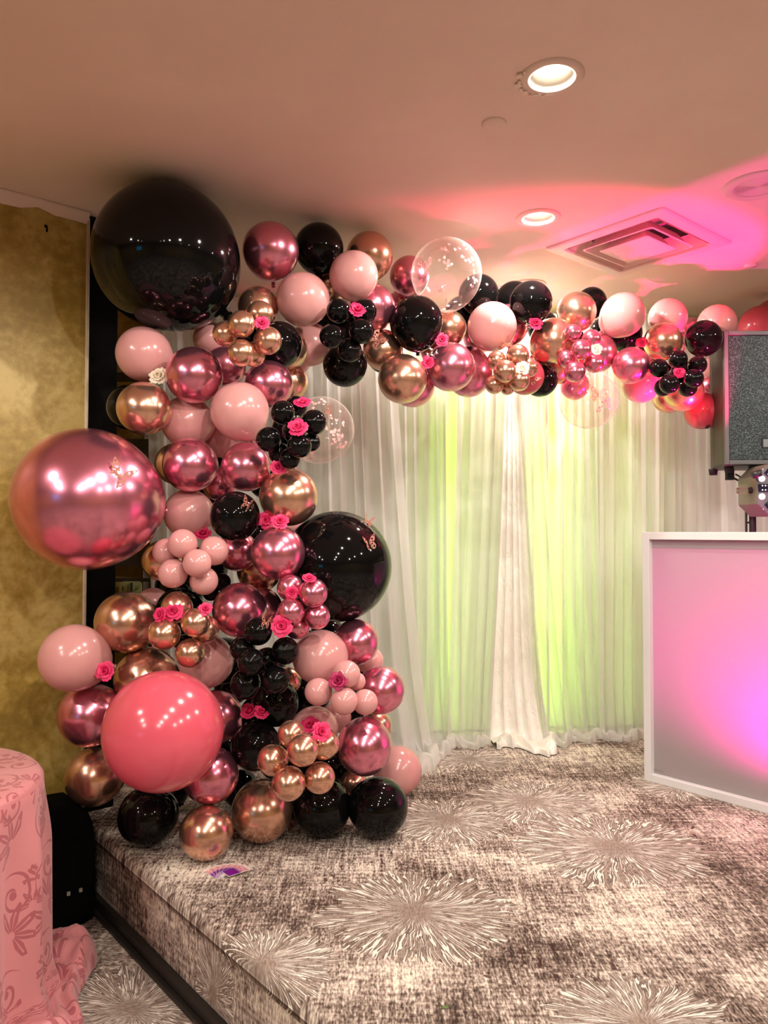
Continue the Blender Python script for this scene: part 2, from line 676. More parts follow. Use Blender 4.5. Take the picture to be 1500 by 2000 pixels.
# riser and skirting strip
mb = MB()
vs = []
for z in (0.0, STAGE_Z - 0.04):
    for v in (V0, WALL_V):
        vs.append(pt(EDGE_U + 0.012, v, z))
mb.add(vs, [(0, 1, 3, 2)])
me = mb.mesh('stage_riser', MT['carpet_riser'])
VV = Vector((-UY, UX, 0))
set_uv(me, lambda c: (c.dot(VV), c.z))
link('riser', me, stage)
mb = MB()
mb.prism([uv2xy(EDGE_U - 0.012, V0), uv2xy(EDGE_U + 0.012, V0), uv2xy(EDGE_U + 0.012, WALL_V), uv2xy(EDGE_U - 0.012, WALL_V)], 0.0, 0.055)
mb.prism([uv2xy(EDGE_U - 0.03, V0), uv2xy(EDGE_U - 0.012, V0), uv2xy(EDGE_U - 0.012, WALL_V), uv2xy(EDGE_U - 0.03, WALL_V)], 0.0, 0.018)
struct(mb.build('baseboard_stage', plain('black_skirting', (0.014, 0.012, 0.010), 0.5), bevel=0.004))

# ceiling slab with round and square openings cut for the fixtures
mb = MB()
mb.prism([uv2xy(-6.2, -5.2), uv2xy(7.2, -5.2), uv2xy(7.2, 5.0), uv2xy(-6.2, 5.0)], CEIL_Z, CEIL_Z + 0.05)
ceiling = struct(mb.build('ceiling', MT['ceiling']))


def on_ceiling(px, py):
    r = ray(px, py)
    d = (CEIL_Z - CAM_Z) / r.z
    return Vector((r.x * d, d, CEIL_Z))


D1, D2, D3 = on_ceiling(1078, 150), on_ceiling(1051, 425), on_ceiling(1032, 556)
step = D1 - D2
MORE = [D1 + step, D1 + step * 2.0, D1 + step * 3.1, D1 + step * 4.2]
MORE += [Vector((-2.3, 0.9, CEIL_Z)), Vector((-2.45, -0.5, CEIL_Z)), Vector((-2.6, -1.9, CEIL_Z)),
         Vector((2.7, 1.3, CEIL_Z)), Vector((2.55, 0.0, CEIL_Z)), Vector((2.4, -1.4, CEIL_Z)), Vector((2.95, 2.8, CEIL_Z))]
DOWN = [D1, D2, D3] + MORE
VENT = on_ceiling(1256, 464)
VENT = Vector((1.22, 3.66, CEIL_Z))
CSPK = on_ceiling(1481, 362)

cut = MB()
for p in DOWN:
    cut.lathe([(0, -0.03), (0.068, -0.03), (0.068, 0.10), (0, 0.10)], 40, Matrix.Translation(p), smooth=False)
ROTUV = Matrix.Rotation(A40, 4, 'Z')
cut.box((0, 0, 0.03), (0.50, 0.50, 0.12), m=Matrix.Translation(VENT) @ ROTUV)
cut.lathe([(0, -0.03), (0.098, -0.03), (0.098, 0.10), (0, 0.10)], 40, Matrix.Translation(CSPK), smooth=False)
cutter = cut.build('ceiling_cutter', None)
bo = ceiling.modifiers.new('openings', 'BOOLEAN')
bo.operation = 'DIFFERENCE'
bo.solver = 'EXACT'
bo.object = cutter
dg = bpy.context.evaluated_depsgraph_get()
new_me = bpy.data.meshes.new_from_object(ceiling.evaluated_get(dg))
ceiling.modifiers.clear()
ceiling.data = new_me
bpy.data.objects.remove(cutter)

# recessed downlights
dl_trim = MB().lathe([(0.066, 0.004), (0.066, -0.004), (0.072, -0.007), (0.094, -0.004), (0.098, 0.0), (0.098, 0.004)], 48).mesh('trim_ring', plain('trim_ring_paint', (0.70, 0.56, 0.48), 0.4))
dl_baf = MB().lathe([(0.066, 0.0), (0.064, 0.012), (0.058, 0.014), (0.055, 0.045), (0.050, 0.068), (0.036, 0.070)], 48).mesh('baffle', MT['baffle'])
dl_can = MB().lathe([(0.0675, 0.002), (0.0675, 0.10), (0, 0.10)], 32).mesh('can', MT['baffle'])
dl_bulb = MB().lathe([(0.036, 0.066), (0.034, 0.050), (0.022, 0.040), (0, 0.037)], 40).mesh('lamp_face', MT['bulb'])
DLABEL = ['recessed round downlight with flaking trim, beside the blank cover disc',
          'recessed round downlight next to the square air vent',
          'recessed downlight just above the black balloons of the garland']
for i, p in enumerate(DOWN):
    e = empty('downlight' if i < 3 else 'downlight_offscreen', p)
    if i < 3:
        tag(e, DLABEL[i], 'ceiling light', 'recessed ceiling downlights')
    else:
        tag(e, 'recessed downlight over the rest of the room', 'ceiling light', 'recessed downlights of the main room')
    for nm, m in (('trim_ring', dl_trim), ('baffle', dl_baf), ('can', dl_can), ('lamp_face', dl_bulb)):
        link(nm, m, e)
    q = p - Vector((0, 0, 0.014))
    w = DOWNLIGHT_W
    add_spot('downlight_lamp' if i < 3 else 'downlight_lamp_offscreen', q, q - Vector((0, 0, 1)), w, WARM, 176, 0.25, 0.03)
# flakes of paint on the nearest trim
d0 = [o for o in bpy.data.objects if o.name == 'downlight'][0]
mb = MB()
for k in range(9):
    a = math.radians(95 + k * 13 + random.uniform(-4, 4))
    r = random.uniform(0.090, 0.104)
    s = random.uniform(0.006, 0.013)
    c = Vector((r * math.cos(a), r * math.sin(a), -0.006))
    poly = [(c.x + s * math.cos(t) * random.uniform(.6, 1.2), c.y + s * math.sin(t) * random.uniform(.6, 1.2)) for t in (0, 1.3, 2.4, 3.6, 5.0)]
    mb.prism(poly, -0.0085, -0.004)
mb.build('paint_flakes', plain('flaked_plaster', (0.80, 0.72, 0.62), 0.8), d0)

# blank cover disc
c = on_ceiling(965, 241)
e = MB().lathe([(0, -0.006), (0.036, -0.006), (0.042, -0.003), (0.0425, 0.001)], 40).build('ceiling_cover', MT['ceiling'])
e.location = c
tag(e, 'small round blank cover plate painted like the ceiling', 'cover plate')
# low profile sprinkler cover by the garland
c = on_ceiling(1466, 517)
e = MB().lathe([(0, -0.010), (0.030, -0.010), (0.034, -0.004), (0.034, 0.001)], 32).build('sprinkler_cover', plain('sprinkler_white', (0.85, 0.75, 0.7), 0.2))
e.location = c
tag(e, 'small shiny round sprinkler cover beyond the air vent', 'sprinkler')

# square air diffuser
vent = empty('air_vent', VENT, (0, 0, A40))
tag(vent, 'square louvred air diffuser set in the ceiling', 'vent')


def sq_ring(prof, mat, name, parent):
    mb = MB()
    vs, fs = [], []
    for (h, z) in prof:
        r = min(0.02, h * 0.1)
        for (sx, sy) in ((1, 1), (-1, 1), (-1, -1), (1, -1)):
            for t in range(4):
                a0 = {(1, 1): 0, (-1, 1): 90, (-1, -1): 180, (1, -1): 270}[(sx, sy)]
                a = math.radians(a0 + 30 * t)
                vs.append((sx * (h - r) + r * math.cos(a), sy * (h - r) + r * math.sin(a), z))
    n = 16
    for i in range(len(prof) - 1):
        for k in range(n):
            fs.append((i * n + k, i * n + (k + 1) % n, (i + 1) * n + (k + 1) % n, (i + 1) * n + k))
    mb.add(vs, fs)
    return mb.build(name, mat, parent)


sq_ring([(0.240, 0.01), (0.240, -0.004), (0.252, -0.012), (0.300, -0.010), (0.312, -0.006), (0.316, 0.0)], MT['vent'], 'flange', vent)
sq_ring([(0.240, -0.010), (0.236, 0.0), (0.205, 0.055), (0.198, 0.055)], MT['vent'], 'outer_louvre', vent)
sq_ring([(0.188, -0.016), (0.180, -0.018), (0.140, 0.040), (0.136, 0.046)], MT['vent'], 'louvre', vent)
sq_ring([(0.130, -0.024), (0.122, -0.026), (0.085, 0.030), (0.080, 0.036)], MT['vent'], 'louvre', vent)
sq_ring([(0.125, -0.0255), (0.05, -0.0275), (0.0005, -0.0275)], MT['vent'], 'centre_plate', vent)
mb = MB()
mb.box((0, 0, 0.14), (0.52, 0.52, 0.01))
for sx, sy in ((1, 0), (-1, 0), (0, 1), (0, -1)):
    mb.box((sx * 0.255, sy * 0.255, 0.095), (0.01 if sx else 0.52, 0.01 if sy else 0.52, 0.09))
mb.build('duct', MT['cavity'], vent)

# round ceiling loudspeaker
sp = empty('ceiling_speaker', CSPK)
tag(sp, 'round flush ceiling loudspeaker with a ringed grille', 'speaker')
MB().lathe([(0.085, 0.003), (0.087, -0.008), (0.10, -0.012), (0.125, -0.009), (0.135, -0.003), (0.136, 0.002)], 56).build('rim', MT['vent'], sp)
mb = MB().lathe([(0, 0.02), (0.096, 0.02), (0.096, 0.01)], 40)
mb.build('back_dish', MT['cavity'], sp)
mb = MB()
for k in range(1, 25):
    r = k * 0.0036
    mb.lathe([(r - 0.0013, -0.004), (r, -0.0055), (r + 0.0013, -0.004)], 40)
for k in range(2):
    mb.box((0, 0, -0.0025), (0.172, 0.003, 0.002), rotz=k * math.pi / 2)
mb.build('grille', MT['vent'], sp)

# ------------------------------------------------------------------ end of the gold wall: post, dark rack, control plate
e = empty('post', pt(CORNER_U + 0.075, WALL_V + 0.065, STAGE_Z), (0, 0, A40))
tag(e, 'black painted square post at the end of the gold wall', 'post')
MB().box((0, 0, (CEIL_Z - STAGE_Z) / 2), (0.132, 0.10, CEIL_Z - STAGE_Z - 0.004)).build('shaft', MT['black_paint'], e, bevel=0.006)
MB().box((-0.070, 0.012, (CEIL_Z - STAGE_Z) / 2), (0.012, 0.085, CEIL_Z - STAGE_Z - 0.004)).build('edge_strip', MT['dark_wood'], e)

dk = 4.33


def z_at(py, d):
    return at(750, py, d).z


rack = empty('rack', (at(240, 1000, dk).x, dk, STAGE_Z))
tag(rack, 'dark wooden rack of boards on the wall behind the black post', 'rack')
ox = rack.location
x0, x1 = at(206, 1000, dk).x - ox.x, at(300, 1000, dk).x - ox.x
for (ya, yb) in ((728, 745), (858, 1106), (1129, 1136), (1168, 1260)):
    za, zb = z_at(yb, dk) - STAGE_Z, z_at(ya, dk) - STAGE_Z
    MB().box(((x0 + x1) / 2, 0, (za + zb) / 2), (x1 - x0, 0.03, zb - za)).build('board', MT['dark_wood'], rack, bevel=0.003)
for xx in (x0 + 0.012, x1 - 0.012):
    MB().box((xx, 0.03, 1.0), (0.03, 0.03, 2.0)).build('upright', MT['dark_wood'], rack)

pl = empty('control_plate', at(254, 1151, dk - 0.03))
tag(pl, 'small pale green control plate with dark marks, on the dark rack', 'control panel')
w, h = 42 * dk / FPX, 30 * dk / FPX
mb = MB()
poly = []
rr = 0.02
for (sx, sy, a0) in ((1, 1, 0), (-1, 1, 90), (-1, -1, 180), (1, -1, 270)):
    for t in range(5):
        a = math.radians(a0 + 22.5 * t)
        poly.append((sx * (w / 2 - rr) + rr * math.cos(a), sy * (h / 2 - rr) + rr * math.sin(a)))
RX = Matrix.Rotation(math.pi / 2, 4, 'X')
mb.prism(poly, -0.02, 0.0, m=RX)
mb.build('face', plain('plate_green', (0.34, 0.37, 0.17), 0.5), pl)
mk = plain('plate_marks', (0.02, 0.025, 0.01), 0.6)
MB().box((-0.040, -0.001, 0.004), (0.005, 0.004, 0.026)).build('mark', mk, pl)
MB().box((0.008, -0.001, 0.0), (0.012, 0.004, 0.074)).build('mark', mk, pl)
for k in range(7):
    MB().box((-0.008, -0.001, 0.028 - k * 0.009), (0.014, 0.004, 0.0035)).build('mark', mk, pl)
for k in range(12):
    a = k * 0.9
    MB().box((0.036 + 0.013 * math.cos(a) * (k % 3) / 2, -0.001, 0.013 * math.sin(a) * (k % 3) / 1.5), (0.003, 0.004, 0.006)).build('mark', mk, pl)

# little black hook high on the gold wall
r = ray(90, 447)
nn = Vector((UY, -UX, 0))
gp = pt(0, WALL_V)
tt = gp.dot(nn) / (r.dot(nn))
hp = Vector((r.x * tt, r.y * tt, CAM_Z + r.z * tt)) + nn * 0.006
mb = MB().tube([hp + Vector((0, 0, 0.012)), hp + nn * 0.006, hp + nn * 0.004 + Vector((0, 0, -0.014)), hp + nn * 0.012 + Vector((0, 0, -0.008))], 0.0035, 8)
mb.lathe([(0, 0), (0.006, 0), (0.006, 0.006), (0, 0.006)], 10, Matrix.Translation(hp + Vector((0, 0, 0.010)) - nn * 0.006) @ Matrix.Rotation(math.pi / 2, 4, 'X'))
tag(mb.build('wall_hook', MT['black_paint']), 'tiny black hook high on the gold wall', 'hook')

# ------------------------------------------------------------------ curtains on the back wall
WT = (WB - WA).normalized()
WN = Vector((WT.y, -WT.x))


def wall_s(px, off):
    """distance along the back wall of the point seen at column px, at a distance off in front of the wall"""
    k = (px - 750.0) / FPX
    o = WA + WN * off
    # o + t s = (k y, y)
    return (k * o.y - o.x) / (WT.x - k * WT.y)


def wp(s, off, z):
    p = WA + WT * s + WN * off
    return Vector((p.x, p.y, z))


def vnoise(seed):
    rs = random.Random(seed)
    ph = [(rs.uniform(0, 6.28), rs.uniform(0.6, 1.5)) for _ in range(5)]

    def f(x):
        return sum(math.sin(x * 6.283 * (i + 1) * k + p) / (i + 1) for i, (p, k) in enumerate(ph)) / 1.7
    return f


def drape(name, tl, tr, bl, br, off, folds, amp, puddle, seed, mat, ztop=2.80, zbot=STAGE_Z + 0.012, gather=1.0, nv=44, bow=0.0):
    tl, tr, bl, br = (wall_s(p, off) for p in (tl, tr, bl, br))
    f1, f2, f3, f4 = vnoise(seed), vnoise(seed + 1), vnoise(seed + 2), vnoise(seed + 3)
    nu = max(24, int(folds * 10))
    npd = 14 if puddle > 0 else 0
    vs = []
    for j in range(nv + npd + 1):
        h = min(1.0, j / nv)
        z = ztop + (zbot - ztop) * h
        k = max(0, j - nv) / max(1, npd)
        for i in range(nu + 1):
            x = i / nu
            e = h ** (1.4 + bow)
            s = (tl + (tr - tl) * x) * (1 - e) + (bl + (br - bl) * x) * e
            ph = 2 * math.pi * folds * (x + 0.05 * f2(x) + 0.018 * h * f3(x * 0.7 + h * 0.25))
            w = math.sin(ph)
            w = w * (0.75 + 0.25 * w * w)
            a = amp * (0.55 + 0.45 * h) * (0.75 + 0.35 * f1(x * 0.8 + 0.1 * h))
            d = a * w + 0.012 * f4(x + h * 0.2)
            lat = 0.35 * a * math.cos(ph) * gather
            zz = z
            fl = 0.0
            if puddle > 0:
                bulge = max(0.0, (h - 0.80) / 0.20)
                fl = 0.10 * puddle / 0.3 * bulge ** 2.2 * (1 + 0.25 * math.sin(7.0 * x + seed))
            if k > 0:
                L = puddle * (0.80 + 0.22 * math.sin(7.0 * x + seed) + 0.05 * w) * (0.35 + 0.65 * max(0.0, math.sin(math.pi * (0.06 + 0.88 * x))) ** 0.5)
                fl += L * math.sin(k * math.pi / 2)
                soft = 0.65 + 0.35 * math.sin(x * 11 + k * 4 + seed) + 0.25 * math.sin(x * 23 - k * 6 + 2 * seed)
                zz = zbot + (0.045 * math.sin(math.pi * k) + 0.012 * (1 - k)) * max(0.15, soft)
                d *= 1 - 0.55 * k
                lat *= 1 - 0.7 * k
                if k > 0.95:
                    zz = zbot - 0.006
            vs.append(wp(s + lat, off + d + fl, zz))
    fs = []
    m = nu + 1
    for j in range(nv + npd):
        for i in range(nu):
            fs.append((j * m + i, j * m + i + 1, (j + 1) * m + i + 1, (j + 1) * m + i))
    mb = MB().add(vs, fs, True)
    return mb.build(name, mat, None, fix=False)


B = drape('curtain_lining', 282, 1620, 282, 1620, 0.13, 46, 0.022, 0.0, 3, MT['backing'], ztop=2.79)
tag(B, 'plain ivory lining curtain hung behind the sheer panels, glowing lime green', 'curtain')
SH = [
    # top left/right px, bottom left/right px, offset, folds, amp, puddle, label
    (284, 470, 304, 560, 0.37, 7, 0.030, 0.22, 'sheer ivory curtain panel behind the balloon column'),
    (455, 640, 520, 700, 0.29, 6, 0.028, 0.30, 'sheer ivory curtain panel beside the giant black balloon on the column'),
    (625, 770, 640, 840, 0.37, 6, 0.030, 0.40, 'sheer ivory curtain panel with the widest puddle, next to the bottom pink balloon'),
    (752, 868, 770, 875, 0.29, 5, 0.026, 0.26, 'sheer ivory curtain panel left of the bright green gap'),
    (896, 990, 868, 950, 0.37, 4, 0.026, 0.10, 'sheer ivory curtain panel between the green gap and the satin drape'),
    (1012, 1052, 1055, 1112, 0.37, 3, 0.020, 0.12, 'narrow sheer curtain panel slanting right beside the satin drape'),
    (1100, 1162, 1096, 1172, 0.29, 4, 0.024, 0.14, 'sheer panel hanging below the clear balloon with the butterfly'),
    (1172, 1300, 1166, 1290, 0.37, 6, 0.024, 0.08, 'sheer panel meeting the floor beside the glowing booth'),
    (1290, 1420, 1280, 1420, 0.29, 6, 0.024, 0.05, 'sheer panel behind the booth, under the garland of black minis'),
    (1410, 1620, 1410, 1620, 0.37, 8, 0.024, 0.05, 'sheer panel behind the loudspeaker stand'),
]
for k, (a, b, c, d, off, fo, am, pu, lab) in enumerate(SH):
    o = drape('sheer_curtain', a, b, c, d, off, fo, am, pu, 20 + 7 * k, MT['sheer'])
    tag(o, lab, 'curtain', 'sheer ivory curtain panels')
o = drape('satin_drape', 986, 1018, 945, 1062, 0.27, 5, 0.022, 0.30, 91, MT['satin'], bow=0.4)
tag(o, 'shiny crushed satin drape pooling on the carpet between sheer panels', 'curtain')
# rail
a, b = wp(wall_s(262, 0.25), 0.25, 2.80), wp(wall_s(1630, 0.25), 0.25, 2.80)
rail = MB().tube([a, b], 0.014, 10).build('curtain_rail', MT['white_metal'])
tag(rail, 'long white curtain rail above the sheer panels', 'curtain rail')
for k in range(6):
    p = a.lerp(b, (k + 0.5) / 6)
    MB().tube([p, Vector((p.x, p.y, CEIL_Z + 0.005))], 0.006, 8).build('hanger', MT['white_metal'], rail)
# lime light battens standing between lining and sheers, turned to the lining
LIME = (0.50, 1.0, 0.06)
for (px, w) in ((868, 1.2), (898, 1.0), (1040, 1.8), (1068, 2.3), (1098, 2.0), (1240, 1.0)):
    p = wp(wall_s(px, 0.235), 0.235, STAGE_Z)
    ang = math.atan2(WT.y, WT.x)
    e = empty('light_batten', p, (0, 0, ang))
    tag(e, 'slim upright lime light batten hidden behind the sheer curtain', 'light', 'lime light battens behind the curtain')
    MB().box((0, -0.006, 1.21), (0.014, 0.006, 2.40)).build('channel', MT['white_metal'], e)
    MB().box((0, -0.001, 1.21), (0.012, 0.003, 2.36)).build('diffuser', MT['lime_glow'], e)
    MB().box((0, -0.004, 0.006), (0.06, 0.04, 0.012)).build('foot', MT['white_metal'], e)
    d = bpy.data.lights.new('batten_lamp', 'AREA')
    d.shape = 'RECTANGLE'
    d.size, d.size_y = 0.012, 2.36
    d.energy = w
    d.color = LIME
    lo = bpy.data.objects.new('batten_lamp', d)
    lo.location = p + Vector((0, 0, 1.21)) - Vector((WN.x, WN.y, 0)) * 0.003
    lo.rotation_euler = (Vector((-WN.x, -WN.y, 0))).to_track_quat('-Z', 'Y').to_euler()
    COL.objects.link(lo)


